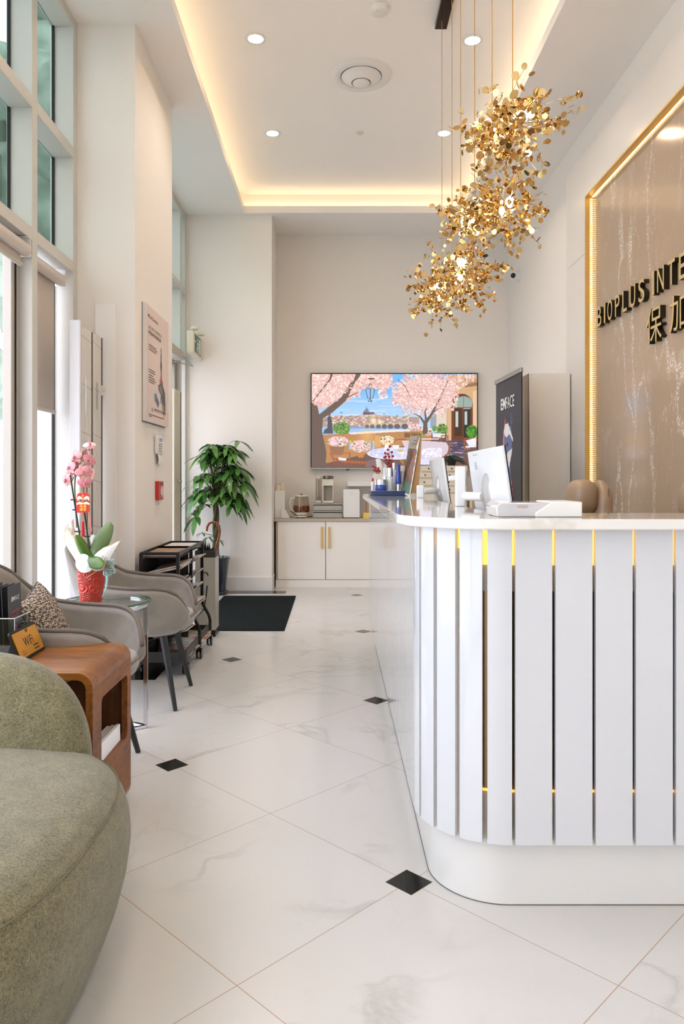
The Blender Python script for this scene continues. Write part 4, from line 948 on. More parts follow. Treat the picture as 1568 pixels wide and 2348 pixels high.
for p in spots:
    p.x = max(p.x, -1.47)
    br.tube([top.lerp(p, .0), top.lerp(p, .5)+Vector((0, 0, .05)), p], [.007, .004, .003], 5)
    palm(lv, p, (p-top+Vector((0, 0, .2))), rg.choice((5, 5, 6)), rg.uniform(.14, .21))
for q in ((462, 1222), (478, 1232), (503, 1238)):
    p = W(*q, 7.6); br.tube([(PX, PY, .6), p], .003, 5); palm(lv, p, Vector((p.x-PX, -.1, .3)), 4, .08)
lv.v = [(max(v[0], -1.572), min(v[1], 7.89), v[2]) for v in lv.v]
LEAF = mat('money_tree_leaf', (44, 92, 34), .35, var=(5, (96, 138, 62)), coat=.15)
tag(lv.build('foliage', LEAF, pt, smooth=60), 'green palmate leaves'); br.build('branches', MATS['tree_trunk'], pt)

one('door_mat', MB().box(-1.13, -.40, 5.83, 7.54, .0005, .008), mat('mat_black', (12, 16, 15), .98, spec=.1, bump=(300, 1), var=(120, (36, 42, 41))), 'black carpet door mat on the marble floor by the plant', 'mat', bevel=.003)

# ---- folding security gates
GT = mat('gate_white', (226, 220, 214), .4); GD = mat('gate_gap', (118, 108, 100), .6)
def gate(lab, x, y0, y1, z1, npan, col=GT, near_post=True):
    t = thing('folding_gate', lab, 'gate', (x, (y0+y1)/2, 0))
    if near_post: MB().box(x-.055, x+.002, y0-.03, y0-.005, .02, z1+.03).build('post', mat('gate_post', (232, 232, 234), .35), t, bevel=.002)
    for p in range(npan):
        a = y0+(y1-y0)*p/npan; b = y0+(y1-y0)*(p+1)/npan-.012
        m = MB(); nb = 7
        for k in range(nb): ya = a+(b-a)*k/nb; m.box(x-.012, x+.004, ya, ya+(b-a)/nb*.74, .03, z1)
        pn = m.build('panel', col, t)
        MB().box(x-.016, x-.0125, a, b, .03, z1).build('slat_shade', mat('gate_shadow_strip', (168, 154, 144), .6), t)  # darker sheet, painted as the shade in the gaps between slats
        MB().box(x-.03, x+.008, b, b+.010, .02, z1).build('stile', GD, t)
        rv = MB(); z = .1
        while z < z1:
            for k in range(nb): ya = a+(b-a)*(k+.4)/nb; rv.disc((x+.004, ya, z-.06*(k-nb/2)/nb*.3), (1, 0, 0), .003, 6, .0015)
            z += .27
        rv.build('rivets', mat('rivet', (150, 134, 122), .4, .4), pn)
    return t
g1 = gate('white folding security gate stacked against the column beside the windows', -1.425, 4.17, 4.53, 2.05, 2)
MB().box(-1.435, -1.415, 4.50, 4.57, 1.70, 1.76).cyl((-1.41, 4.52, 1.73), (-1.40, 4.52, 1.73), .008).build('hinge_bracket', GT, g1)
MB().box(-1.404, -1.401, 4.185, 4.189, 1.56, 1.76).box(-1.404, -1.401, 4.365, 4.369, 1.6, 1.76).box(-1.404, -1.401, 4.385, 4.389, 1.6, 1.76).build('latch_rod', SILVER, g1)
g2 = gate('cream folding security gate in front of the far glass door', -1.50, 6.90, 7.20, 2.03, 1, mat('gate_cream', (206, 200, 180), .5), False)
MB().cyl((-1.49, 7.03, 1.17), (-1.465, 7.03, 1.17), .014).cyl((-1.49, 7.10, 1.17), (-1.47, 7.10, 1.17), .018).build('lock', CHROME, g2)
one('gate_track', MB().box(-1.475, -1.345, 4.562, 4.5695, 0, 2.27), mat('track_white', (240, 235, 228), .6), 'flat white gate channel fixed on the face of the column', 'gate track', bevel=.002)

# ---- roller blinds
BF = mat('blind_fabric', (204, 192, 180), .85)
bb = BF.node_tree.nodes['Principled BSDF']; bb.inputs['Transmission Weight'].default_value = .0
def blind(lab, x, y0, y1, z, zb, xf):
    t = thing('roller_blind', lab, 'blind', (x, (y0+y1)/2, zb))
    MB().cyl((x, y0, z), (x, y1, z), .034, n=24).build('tube', mat('blind_tube', (212, 200, 188), .5), t, smooth=60)
    MB().box(xf-.001, xf+.001, y0+.02, y1-.02, zb, z).build('fabric', BF, t)
    MB().cyl((xf, y0+.015, zb), (xf, y1-.015, zb), .012, n=14).build('bottom_bar', mat('blind_bar', (196, 190, 172), .4), t, smooth=60)
    MB().box(x-.035, x+.03, y1, y1+.006, z-.035, z+.062).box(x-.035, x+.03, y1-.03, y1+.006, z+.058, z+.062).build('bracket', PLW, t, bevel=.004)
blind('lowered roller blind in the narrow window bay next to the column', -1.645, 3.975, 4.455, 2.383, 1.593, -1.678)
blind('rolled up roller blind at the left edge above the door frame', -1.60, 2.66, 3.835, 2.375, 2.297, -1.615)

# ---- poster on the column
po = thing('poster', 'pale pink framed skincare poster of a dropper bottle on the column side', 'poster', (-1.215, 5.06, 1.565))
MB().box(-1.231, -1.203, 4.735, 5.365, 1.565, 2.318).build('frame', mat('poster_frame', (226, 222, 216), .3), po, bevel=.002)
MB().box(-1.232, -1.229, 4.730, 5.368, 1.560, 2.322).build('shadow_sheet', mat('poster_shadow', (70, 62, 56), .6), po)  # dark sheet showing past the frame as a painted shadow line
c = Canvas(126, 150, 126, 150, col=(222, 200, 188)); c.glow(70, 60, 70, (232, 212, 202), .8)
c.poly([(78, 44), (82, 44), (83, 62), (85, 68), (84, 76), (76, 76), (75, 68), (77, 62)], (50, 46, 46)); c.poly([(77, 76), (84, 76), (85, 90), (90, 100), (72, 100), (76, 90)], (150, 70, 46))
c.poly([(72, 98), (90, 98), (90, 124), (72, 124)], (228, 214, 208)); c.poly([(74, 112), (80, 112), (80, 122), (74, 122)], (120, 120, 160)); c.poly([(70, 88), (92, 88), (92, 98), (70, 98)], (140, 74, 54), .5)
c.poly([(62, 98), (86, 92), (104, 104), (108, 128), (96, 140), (86, 128), (80, 112), (64, 104)], (70, 66, 56)); c.poly([(66, 100), (86, 95), (90, 110), (76, 108)], (120, 116, 90)); c.poly([(86, 120), (100, 124), (98, 142), (88, 134)], (150, 128, 104))
c.ell(52, 116, 15, 11, (206, 204, 206)); c.ell(52, 118, 12, 8, (222, 206, 198)); c.poly([(40, 114), (48, 110), (70, 122), (62, 130), (52, 124), (44, 122)], (86, 92, 98)); c.poly([(38, 112), (46, 112), (46, 120), (38, 120)], (150, 170, 180))
PO = Vector((-1.2025, 4.742, 2.312)); c.build('printed_sheet', vcol_mat('print'), PO, (0, .616, 0), (0, 0, -.74), po)
UY = Vector((0, 1, 0)); f = Vector((-1.2018, 0, 0))
def ptext(s_, y, z, h_, wd, m, bold=0): text_mb(s_, (-1.2017, 4.742+y, z), UY, UZ, h_, wd, 0, bold).build('lettering', m, po)
BRN = mat('ink_brown', (96, 76, 66), .5); INKG = mat('ink_grey', (140, 120, 108), .5)
ptext('SkinCeuticals', .06, 2.235, .022, .24, BRN); ptext('DISCOVER THE POWER OF', .045, 2.165, .022, .36, INKG); ptext('INTEGRATED SKINCARE', .045, 2.13, .024, .34, BRN, .02)
MB().disc((-1.2017, 4.785, 2.247), (1, 0, 0), .011, 8).build('logo_mark', INK, po)
for k, (y, z, l) in enumerate(((.05, 2.06, .2), (.05, 2.045, .23), (.05, 2.03, .2), (.05, 1.90, .17), (.05, 1.885, .17), (.05, 1.865, .12), (.05, 1.85, .16), (.05, 1.835, .19), (.05, 1.82, .15), (.05, 1.61, .42), (.05, 1.598, .07))):
    MB().box(-1.2018, -1.2016, 4.742+y, 4.742+y+l, z, z+.006).build('text_line', BRN, po)
ptext('N', .13, 1.632, .03, .03, BRN); ptext('SKINCEUTICALS LAB', .2, 1.645, .018, .33, BRN, .02)

# ---- keypad, note, alarm
kp = thing('alarm_keypad', 'white wall keypad with small blue display under the poster', 'keypad', (-1.215, 5.12, 1.37))
MB().box(-1.231, -1.205, 5.045, 5.20, 1.362, 1.492).build('housing', PLW, kp, bevel=.012, seg=3)
MB().box(-1.206, -1.2035, 5.10, 5.165, 1.452, 1.474).build('display', mat('lcd', (150, 160, 190), .3), kp)
m = MB()
for a in range(4):
    for b in range(3): m.box(-1.206, -1.2035, 5.075+.036*b, 5.095+.036*b, 1.380+.016*a, 1.388+.016*a)
m.build('keys', mat('key_grey', (150, 142, 134), .5), kp)
one('paper_note', MB().grid(lambda u_, v_: (-1.215+.006*math.sin(3*v_), 5.075+.12*u_+.02*v_, 1.368-.072*v_), 4, 8), PAPER, 'small white paper note hanging below the wall keypad', 'note', solid=.0008)
fa = thing('fire_alarm_pull', 'red fire alarm pull station low on the column side', 'fire alarm', (-1.215, 5.16, 1.045))
MB().box(-1.231, -1.205, 5.08, 5.215, 1.048, 1.178).build('housing', mat('alarm_red', (196, 44, 30), .3, coat=.4), fa, bevel=.003)
MB().box(-1.206, -1.198, 5.13, 5.185, 1.085, 1.125).box(-1.206, -1.198, 5.15, 5.165, 1.07, 1.14).build('handle', PLW, fa, bevel=.002)
MB().box(-1.2055, -1.204, 5.10, 5.20, 1.15, 1.168).build('label_plate', mat('alarm_dark', (120, 24, 18), .4), fa)
one('blank_plate', MB().box(-1.231, -1.224, 5.225, 5.285, 1.045, 1.175), mat('plate_cream', (224, 212, 192), .5), 'cream blank wall plate directly behind the red alarm', 'wall plate', bevel=.002)

# ---- exit sign
ex = thing('exit_sign', 'cream emergency exit sign with two lamp heads in the far left corner', 'exit sign', (-1.44, 7.6, 2.44))
EC = mat('exit_cream', (224, 214, 190), .45)
MB().box(-1.475, -1.405, 7.38, 7.899, 2.44, 2.665).build('housing', EC, ex, bevel=.012, seg=3)
c = Canvas(50, 30, 50, 30, col=(58, 92, 78)); 
c.ell(27, 6, 2.4, 2.4, (236, 244, 236)); c.line([(26, 10), (25, 18), (29, 23), (26, 29)], 3, (236, 244, 236)); c.line([(25, 18), (20, 22), (17, 28)], 3, (236, 244, 236)); c.line([(26, 11), (31, 14), (33, 18)], 2, (236, 244, 236)); c.line([(26, 11), (21, 14)], 2, (236, 244, 236)); c.poly([(36, 3), (46, 3), (46, 28), (36, 28)], (226, 238, 228)); c.poly([(4, 10), (11, 10), (11, 13), (4, 13)], (226, 238, 228))
c.build('pictogram', vcol_mat('print'), (-1.4045, 7.42, 2.645), (0, .34, 0), (0, 0, -.185), ex)
for y in (7.50, 7.80):
    MB().cyl((-1.44, y, 2.66), (-1.43, y, 2.70), .012).lathe([(.0, 0), (.04, .003), (.045, .015), (.03, .035), (0, .04)], (-1.42, y, 2.69), 20).build('lamp_head', EC, ex, smooth=40)

# ================================================================= ORCHID
orc = thing('potted_orchid', 'pink orchid in a carved red pot with white wrapping on the glass table', 'plant', (-1.155, 3.52, .612))
OX, OY, OZ = -1.155, 3.52, .6125
def WO(x, y, dy=0): return W(x, y, 3.52+dy)
def potb():
    m = D.materials.new('red_carved_glaze'); m.use_nodes = True; nt = m.node_tree; b = nt.nodes['Principled BSDF']
    b.inputs['Base Color'].default_value = (*lin((206, 52, 28)), 1); b.inputs['Roughness'].default_value = .25
    t = node(nt, 'ShaderNodeTexCoord'); v = node(nt, 'ShaderNodeTexVoronoi'); v.inputs['Scale'].default_value = 20; nt.links.new(t.outputs['Object'], v.inputs['Vector'])
    sn = math_(nt, 'SINE', math_(nt, 'MULTIPLY', v.outputs['Distance'], 38)); bp = node(nt, 'ShaderNodeBump'); bp.inputs['Strength'].default_value = .8; bp.inputs['Distance'].default_value = .004
    nt.links.new(sn, bp.inputs['Height']); nt.links.new(bp.outputs[0], b.inputs['Normal']); return m
MB().lathe([(0, 0), (.046, 0), (.049, .004), (.056, .06), (.064, .145), (.067, .155), (.062, .155), (.058, .13), (0, .125)], (OX, OY, OZ), 40).build('pot', potb(), orc, smooth=40)
WR = mat('wrap_paper', (236, 238, 232), .6); WG = mat('wrap_gold', (206, 180, 120), .4, .3)
def sheet(name, pts, m=WR, edge=None, th=.001):
    """curved paper from a fan of points: list of rows"""
    mb = MB(); nu = len(pts[0]); mb.add([p for r in pts for p in r], [(j*nu+i, j*nu+i+1, (j+1)*nu+i+1, (j+1)*nu+i) for j in range(len(pts)-1) for i in range(nu-1)])
    o = mb.build(name, m, orc, smooth=180, solid=th, sub=2)
    if edge: MB().tube(edge, .0016, 5).build('gold_edge', WG, o)
    return o
sheet('wrapping_sheet', [[WO(184, 1312, -.055), WO(196, 1316, -.06), WO(208, 1312, -.05)], [WO(172, 1282, -.03), WO(188, 1284, -.05), WO(206, 1285, -.03)], [WO(156, 1262, -.01), WO(176, 1250, -.02), WO(196, 1256, .03)], [WO(146, 1240, .02), WO(158, 1222, .03), WO(180, 1232, .05)], [WO(149, 1214, .03), WO(154, 1206, .04), WO(166, 1212, .06)]], mat('wrap_cream', (236, 230, 212), .6), edge=[WO(172, 1270, -.03), WO(158, 1256, 0), WO(147, 1236, .02), WO(149, 1214, .04), WO(157, 1202, .05)])
sheet('wrapping_sheet', [[WO(206, 1310, -.06), WO(226, 1312, -.06), WO(240, 1306, -.05)], [WO(210, 1282, -.06), WO(232, 1282, -.07), WO(250, 1286, -.04)], [WO(218, 1268, -.04), WO(240, 1264, -.04), WO(258, 1272, -.02)], [WO(240, 1254, -.02), WO(254, 1252, -.02), WO(266, 1258, -.01)], [WO(266, 1244, .0), WO(272, 1241, 0), WO(277, 1238, 0)]], edge=[WO(234, 1258, -.02), WO(252, 1250, -.02), WO(266, 1243, 0), WO(278, 1238, 0), WO(270, 1254, 0), WO(262, 1266, -.01)])
sheet('wrapping_sheet', [[WO(182, 1314, -.078), WO(198, 1316, -.088), WO(214, 1308, -.078)], [WO(168, 1294, -.07), WO(190, 1290, -.09), WO(212, 1294, -.08)], [WO(178, 1274, -.06), WO(192, 1266, -.07), WO(208, 1276, -.07)]])
sheet('wrapping_sheet', [[WO(216, 1262, .05), WO(230, 1256, .05), WO(244, 1262, .05)], [WO(208, 1246, .05), WO(222, 1238, .05), WO(236, 1246, .05)], [WO(204, 1232, .05), WO(212, 1222, .05), WO(222, 1230, .05)]])
OL = mat('orchid_leaf', (66, 100, 26), .35, var=(6, (106, 134, 48)), coat=.1); OL2 = mat('orchid_leaf_grey', (76, 106, 50), .4, var=(7, (122, 142, 90)), coat=.1)
def oleaf(name, sp, wid, m, fold=.35, side=None):
    sp = [Vector(p) for p in sp]; n = 12; rows = []
    def bez(t):
        k = t*(len(sp)-1); i = min(int(k), len(sp)-2); q = k-i
        p0 = sp[max(i-1, 0)]; p1 = sp[i]; p2 = sp[i+1]; p3 = sp[min(i+2, len(sp)-1)]
        return .5*((2*p1)+(p2-p0)*q+(2*p0-5*p1+4*p2-p3)*q*q+(3*p1-p0-3*p2+p3)*q**3)
    mb = MB(); P = []
    for i in range(n+1):
        t = i/n; p = bez(t); d = (bez(min(1, t+.02))-bez(max(0, t-.02))).normalized(); s_ = (side or d.cross(Vector((0, 1, 0)))).normalized(); nn = s_.cross(d)
        w_ = wid*(math.sin(PI*min(.985, .10+t*.88))**.6 if i < n else .02)
        P += [p+s_*w_*a+nn*abs(a)*w_*fold for a in (-1, -.5, 0, .5, 1)]
    mb.add(P, [(5*i+a, 5*i+a+1, 5*i+a+6, 5*i+a+5) for i in range(n) for a in range(4)])
    return mb.build(name, m, orc, smooth=180, solid=.002)
oleaf('leaf', [WO(218, 1280, -.02), WO(226, 1252, 0), WO(240, 1225, .0), WO(254, 1197, 0)], .038, OL2)
oleaf('leaf', [WO(214, 1288, -.06), WO(196, 1268, -.07), WO(184, 1245, -.08), WO(174, 1226, -.09)], .024, OL)
oleaf('leaf', [WO(196, 1284, -.07), WO(212, 1290, -.10), WO(226, 1292, -.12), WO(236, 1298, -.13)], .030, OL, fold=.25)
STM = mat('orchid_stem', (106, 118, 62), .5); STK = mat('stake', (34, 30, 26), .5)
stem = [WO(x, y) for x, y in ((212, 1285), (200, 1240), (176, 1210), (174, 1180), (171, 1120), (172, 1100), (176, 1080), (184, 1062), (186, 1050), (190, 1036), (200, 1030), (206, 1032))]
MB().tube(stem[2:], .0035, 7).tube([WO(202, 1260), WO(199, 1215), WO(195, 1175), WO(191, 1115), WO(187, 1095), WO(188, 1075), WO(197, 1060)], .0035, 7).tube([WO(176, 1080), WO(164, 1106)], .002, 5).tube([WO(186, 1058), WO(205, 1055)], .002, 5).build('stem', STM, orc, smooth=60)
MB().tube([WO(206, 1260, -.01), WO(193, 1175, -.01)], .0032, 6).tube([WO(183, 1230, -.02), WO(161, 1089, -.02)], .0036, 6).tube([WO(200, 1250, .01), WO(199, 1112, .01)], .002, 5).build('stake', STK, orc)
m = MB()
for x, y in ((169, 1146), (173, 1169), (178, 1219), (200, 1230)): m.obox(WO(x, y, -.022), (.013, 0, 0), (0, .004, 0), (0, 0, .003))
m.build('clip', STK, orc)
PK = mat('orchid_petal', (232, 168, 172), .5, var=(14, (222, 140, 148)), sheen=.2); PK2 = mat('orchid_sepal', (204, 158, 130), .5, var=(12, (222, 160, 154))); PKW = mat('orchid_pale', (240, 214, 206), .5); LIP = mat('orchid_lip', (216, 122, 130), .4)
for M_ in (PK, PK2, PKW):
    b = M_.node_tree.nodes['Principled BSDF']; b.inputs['Subsurface Weight'].default_value = .25; b.inputs['Subsurface Radius'].default_value = (.01, .005, .005)
def petal(mb, c, d, s_, L, wd, cup):
    nn = s_.cross(d); P = []; n = 6
    for i in range(n+1):
        t = i/n; w_ = wd*math.sin(PI*(.08+.9*t))**.7
        for a in (-1, -.5, 0, .5, 1): P.append(c+d*L*t+s_*w_*a+nn*cup*(t*t*L*.6+a*a*w_*.3))
    mb.add(P, [(5*i+a, 5*i+a+1, 5*i+a+6, 5*i+a+5) for i in range(n) for a in range(4)])
def flower(px_, py_, dy, size, facing, roll, main=PK, sep=PK2):
    c = WO(px_, py_, dy); fz = Vector(facing).normalized(); ux = fz.cross(Vector((0, 0, 1))).normalized(); uy = ux.cross(fz)
    R_ = Matrix.Rotation(roll, 3, fz)
    a_, b_ = MB(), MB()
    for ang in (0, PI): d = R_ @ (ux*math.cos(ang)+uy*(math.sin(ang)+.25)).normalized(); petal(a_, c, d, fz.cross(d).normalized(), size, size*.52, .35)
    for ang in (PI/2, -PI*.3, -PI*.7): d = R_ @ (ux*math.cos(ang)+uy*math.sin(ang)).normalized(); petal(b_, c-fz*.002, d, fz.cross(d).normalized(), size*.95, size*.33, .25)
    o = a_.build('flower', main, orc, smooth=180, solid=.0012); b_.build('sepals', sep, o, smooth=180, solid=.0012)
    MB().ell(c+fz*.008, (.006, .006, .008), 10, 8).ell(c+fz*.012-uy*.008, (.005, .008, .004), 10, 8).build('lip', LIP, o, smooth=180)
FL = [(172, 1048, 0, .040, (-.4, -1, .1), .3), (196, 1042, .02, .036, (.3, .9, .3), -.2), (160, 1072, -.01, .040, (-.7, -.8, 0), .1), (170, 1075, .02, .038, (.2, -1, -.1), .9), (152, 1100, 0, .040, (-.5, -.9, -.2), .2),
      (190, 1082, -.03, .038, (.3, -1, -.1), .4), (210, 1084, .0, .040, (.6, .7, .1), .2), (206, 1056, .01, .036, (.8, -.7, .1), -.5), (194, 1108, -.02, .036, (.2, -.8, -.4), .1)]
for k, q in enumerate(FL): flower(*q)
flower(206, 1020, 0, .032, (.3, -.7, .8), .2, PKW, PK)
# blue ribbon bow
RB = mat('blue_ribbon', (160, 208, 216), .35); RBG = mat('ribbon_gold', (200, 164, 84), .3, .6)
def ribbon(pts, wv, mb):
    P = []; wv = Vector(wv)
    for p in pts: P += [Vector(p)-wv, Vector(p)+wv]
    mb.add(P, [(2*i, 2*i+1, 2*i+3, 2*i+2) for i in range(len(pts)-1)])
rb, rg_ = MB(), MB(); cb_ = WO(242, 1300, -.09)
for k in range(9):
    a = -1.3+k*.42; d = Vector((math.cos(a), -.2+.1*(k % 3), math.sin(a)+.15)).normalized(); s_ = Vector((-d.z, .3, d.x)).normalized(); L = .042+.008*(k % 3)
    pts = [cb_+d*(L*math.sin(PI*t*.5)*1.0)+s_*(.016*math.sin(2*PI*t)) for t in [q/8 for q in range(5)]]+[cb_+d*(L*math.cos(PI*(t-.5))*1.0)-s_*(.014*math.sin(2*PI*(t-.5))) for t in [.5+q/8 for q in range(1, 5)]]
    ribbon(pts, Vector((0, .006, 0))+s_*.003, rb); rg_.tube([p+Vector((0, -.007, 0)) for p in pts], .0009, 4)
for tail in ([(242, 1300), (246, 1325), (244, 1345), (236, 1368)], [(242, 1300), (225, 1308), (196, 1326)], [(244, 1300), (256, 1312), (264, 1310)]):
    pts = [WO(x, y, -.09) for x, y in tail]; ribbon(pts, (.006, 0, .004), rb); rg_.tube([p+Vector((.006, -.001, .004)) for p in pts], .0009, 4)
bo = rb.build('bow', RB, orc, smooth=180, solid=.0008); rg_.build('gold_edge', RBG, bo)
# lunar new year charm hanging in the orchid
ch = thing('hanging_charm', 'red festive lion head charm with a tassel hanging on the orchid stems', 'charm', (-1.19, 3.47, .98))
cy0 = 3.47
def C(x, y, d=0): return W(x, y, cy0-d)
RD = mat('charm_red', (212, 50, 26), .5); OR = mat('charm_orange', (226, 110, 40), .5); CRM = mat('charm_cream', (240, 224, 200), .5); GRN = mat('charm_green', (96, 130, 120), .5); YL = mat('charm_yellow', (246, 206, 90), .5)
def cp(name, pts, m, d=0, th=.0015, par=ch): return MB().prism([C(x, y, d) for x, y in pts], (0, -th, 0)).build(name, m, par)
def ring_pts(x, y, rx, ry, n=14): return [(x+rx*math.cos(2*PI*k/n), y+ry*math.sin(2*PI*k/n)) for k in range(n)]
bd = cp('board', [(178, 1133), (183, 1130), (189, 1132), (195, 1129), (200, 1130), (204, 1133), (206, 1140), (207, 1152), (205, 1160), (206, 1172), (201, 1175), (178, 1176), (175, 1172), (176, 1160), (174, 1152), (176, 1140)], RD, 0, .003)
cp('brow', [(177, 1140), (182, 1137), (189, 1141), (190, 1146), (183, 1145), (177, 1149)], CRM, .003); cp('brow', [(205, 1140), (199, 1137), (192, 1141), (191, 1146), (198, 1145), (205, 1149)], CRM, .003)
for x in (184, 198): cp('eye', ring_pts(x, 1146.5, 3.8, 3), GRN, .0046); cp('eye_white', ring_pts(x, 1146.5, 2.4, 2), CRM, .0062); cp('pupil', ring_pts(x, 1146.8, 1.4, 1.4, 8), INK, .0078)
cp('muzzle', [(175, 1154), (182, 1150), (190, 1153), (199, 1150), (206, 1154), (205, 1158), (198, 1156), (190, 1160), (182, 1156), (176, 1158)], CRM, .003); cp('nose', ring_pts(190, 1149, 3.5, 3), OR, .0046); cp('forehead_jewel', ring_pts(190, 1137, 2, 2, 8), YL, .0046)
cp('sign_plate', [(182, 1158), (190, 1155), (199, 1158), (199, 1172), (182, 1172)], OR, .0032)
for s_, x, y in (('\u606d', 184, 1164), ('\u559c', 192, 1164), ('\u767c', 184, 1171), ('\u8ca1', 192, 1171)): text_mb(s_, C(x, y, .006), Vector((1, 0, 0)), UZ, .0115, .0115, 0, .02).build('lettering', YL, ch)
MB().tube([C(190, 1130), C(188, 1112)], .0012, 5).tube([C(190, 1176), C(190, 1197)], .0012, 5).lathe([(.003, .016), (.006, .010), (.009, -.055), (0, -.055)], C(190, 1203), 10).build('tassel', mat('tassel_red', (206, 30, 30), .6), ch)
one('ribbon_tag', MB().prism([C(201, 1178, -.02), C(206, 1177, -.02), (C(211, 1218, -.02)), C(206, 1220, -.02)], (0, .001, 0)), mat('tag_pink', (222, 140, 120), .5), 'pinkish lettered strip dangling right of the lion charm', 'ribbon')
cl_ = MB().prism([WO(164, 1196, .0), WO(168, 1190, .0), WO(170, 1210), WO(173, 1218), WO(168, 1228), WO(163, 1226), WO(166, 1212)], (0, .002, 0))
one('clothes_peg', cl_, mat('peg_wood', (186, 150, 124), .6), 'small wooden peg cut-out clipped on the left orchid stake', 'peg')

# ================================================================= ON THE DESK
SL = 1.0905     # top of the slab
def onslab(x, y): return (x, y, SL)
ty = 4.68
tr_ = thing('display_tray', 'navy display tray with clear rim at the far end of the countertop', 'tray', (.335, ty, SL))
tx0, tx1 = W(850, 0, 4.58).x, W(932, 0, 4.58).x
MB().box(tx0, tx1, 4.58, 4.80, SL, SL+.030).build('base', mat('navy_acrylic', (24, 50, 96), .12, coat=.5), tr_, bevel=.003)
MB().box(tx0-.006, tx0-.003, 4.575, 4.805, SL, SL+.036).box(tx1+.003, tx1+.006, 4.575, 4.805, SL, SL+.036).build('clear_rim', ACR, tr_)
TZ_ = SL+.031
def at_(x): return W(x, 0, 4.68).x
BLU = mat('cobalt', (40, 70, 160), .25, coat=.5); CLR = mat('frost_bottle', (222, 222, 224), .15, coat=.4)
def prod(name, lab, x, parts, y=4.68, cat='bottle'):
    t = thing(name, lab, cat, (at_(x), y, TZ_), 'skincare products on the navy tray')
    for pn, prof_, m in parts: MB().lathe(prof_, (at_(x), y, TZ_), 24).build(pn, m, t, smooth=35)
prod('cream_jar', 'round cream jar with cobalt band and mirrored lid on the navy tray', 872, (('jar', [(0, 0), (.034, 0), (.036, .004), (.036, .032), (.034, .036), (0, .036)], BLU), ('lid', [(.037, .037), (.037, .068), (.035, .07), (0, .07)], CHROME)), 4.64, 'jar')
prod('serum_bottle', 'tall white and silver tube standing right of the cream jar', 893, (('bottle', [(0, 0), (.020, 0), (.021, .003), (.021, .085), (0, .086)], CLR), ('cap', [(.0215, .087), (.0215, .142), (0, .143)], CHROME)), 4.66)
prod('serum_bottle', 'slim silver bottle right behind the cream jar', 885, (('bottle', [(0, 0), (.014, 0), (.014, .09), (0, .09)], CHROME), ('cap', [(.0145, .091), (.0145, .145), (0, .145)], PLW)), 4.74)
prod('dropper_bottle', 'pointed cobalt blue bottle on a silver foot on the navy tray', 912, (('bottle', [(.0165, .040), (.018, .045), (.016, .09), (.009, .155), (.006, .165), (0, .167)], BLU), ('foot', [(0, 0), (.012, 0), (.012, .039), (0, .04)], CHROME)), 4.64)
prod('serum_bottle', 'clear tall bottle behind the cobalt pointed bottle', 906, (('bottle', [(0, 0), (.017, 0), (.017, .12), (.012, .13), (0, .13)], CLR), ('cap', [(.013, .131), (.013, .175), (0, .175)], CHROME)), 4.75)
prod('serum_bottle', 'clear bottle at the right end of the navy tray', 924, (('bottle', [(0, 0), (.019, 0), (.02, .12), (0, .12)], glass('clear_bottle', (226, 224, 228), .2)), ('cap', [(.015, .121), (.015, .155), (0, .155)], CLR)), 4.68)
prod('lip_bottle', 'tiny bottle with a red top at the left end of the navy tray', 854, (('bottle', [(0, 0), (.010, 0), (.010, .055), (0, .055)], CLR), ('cap', [(.007, .056), (.007, .078), (0, .078)], mat('cap_red', (190, 50, 50), .3))), 4.66)
tb = thing('tissue_box', 'cream tissue box with a tissue pulled up behind the cream jar', 'tissue box', (at_(870), 4.84, SL))
MB().box(W(856, 0, 4.9).x, W(884, 0, 4.9).x, 4.85, 4.95, SL, SL+.135).build('box', mat('tissue_cream', (232, 224, 210), .5), tb, bevel=.004)
MB().grid(lambda u_, v_: W(865+24*u_-4*v_+6*u_*v_, 1084-(31+4*math.sin(5*u_)-13*u_)*v_, 4.9+.01*math.sin(9*u_+2*v_)), 12, 8).build('tissue', PAPER, tb, smooth=180, solid=.001)
BER = mat('berry_red', (168, 30, 30), .3, coat=.3); TW = mat('twig', (96, 60, 40), .7)
def berries(lab, base, spots, loc):
    t = thing('berry_branch', lab, 'decoration', loc, 'artificial red berries behind the tray')
    m = MB(); b = MB()
    for x, y in spots: p = W(x, y, 4.86); b.ell(p, .0085, 10, 8); m.tube([base, (Vector(base)+p)/2+Vector((.004, 0, .01)), p], .0012, 5)
    m.build('twigs', TW, t); tag(b.build('berries', BER, t, smooth=180), kind='stuff')
berries('upright branch of red berries behind the silver tubes', W(893, 1110, 4.86), [(893, 1024), (883, 1039), (889, 1041), (898, 1037), (881, 1049), (892, 1047), (900, 1046), (886, 1054), (894, 1055), (890, 1062), (899, 1058), (884, 1047), (893, 1068), (897, 1066), (889, 1031), (888, 1072), (896, 1076)], W(893, 1110, 4.86))
berries('small low branch of red berries left of the tissue box', W(866, 1100, 4.86), [(855, 1069), (861, 1072), (866, 1078), (858, 1078), (863, 1080), (870, 1080), (867, 1074)], W(866, 1100, 4.86))
GB = MB(); GB.tube([(.405, 4.87, SL), W(921, 1066, 4.86)], .0015, 5)
for k in range(9): a = k*.5; GB.tube([W(924+7*math.cos(a+.3*q)+2*q, 1062-9*math.sin(a*.7+.5*q), 4.86) for q in range(5)], .0022, 5)
one('gold_ribbon', GB, mat('raffia', (206, 164, 104), .5), 'loose gold ribbon curls above the clear bottle', 'ribbon')
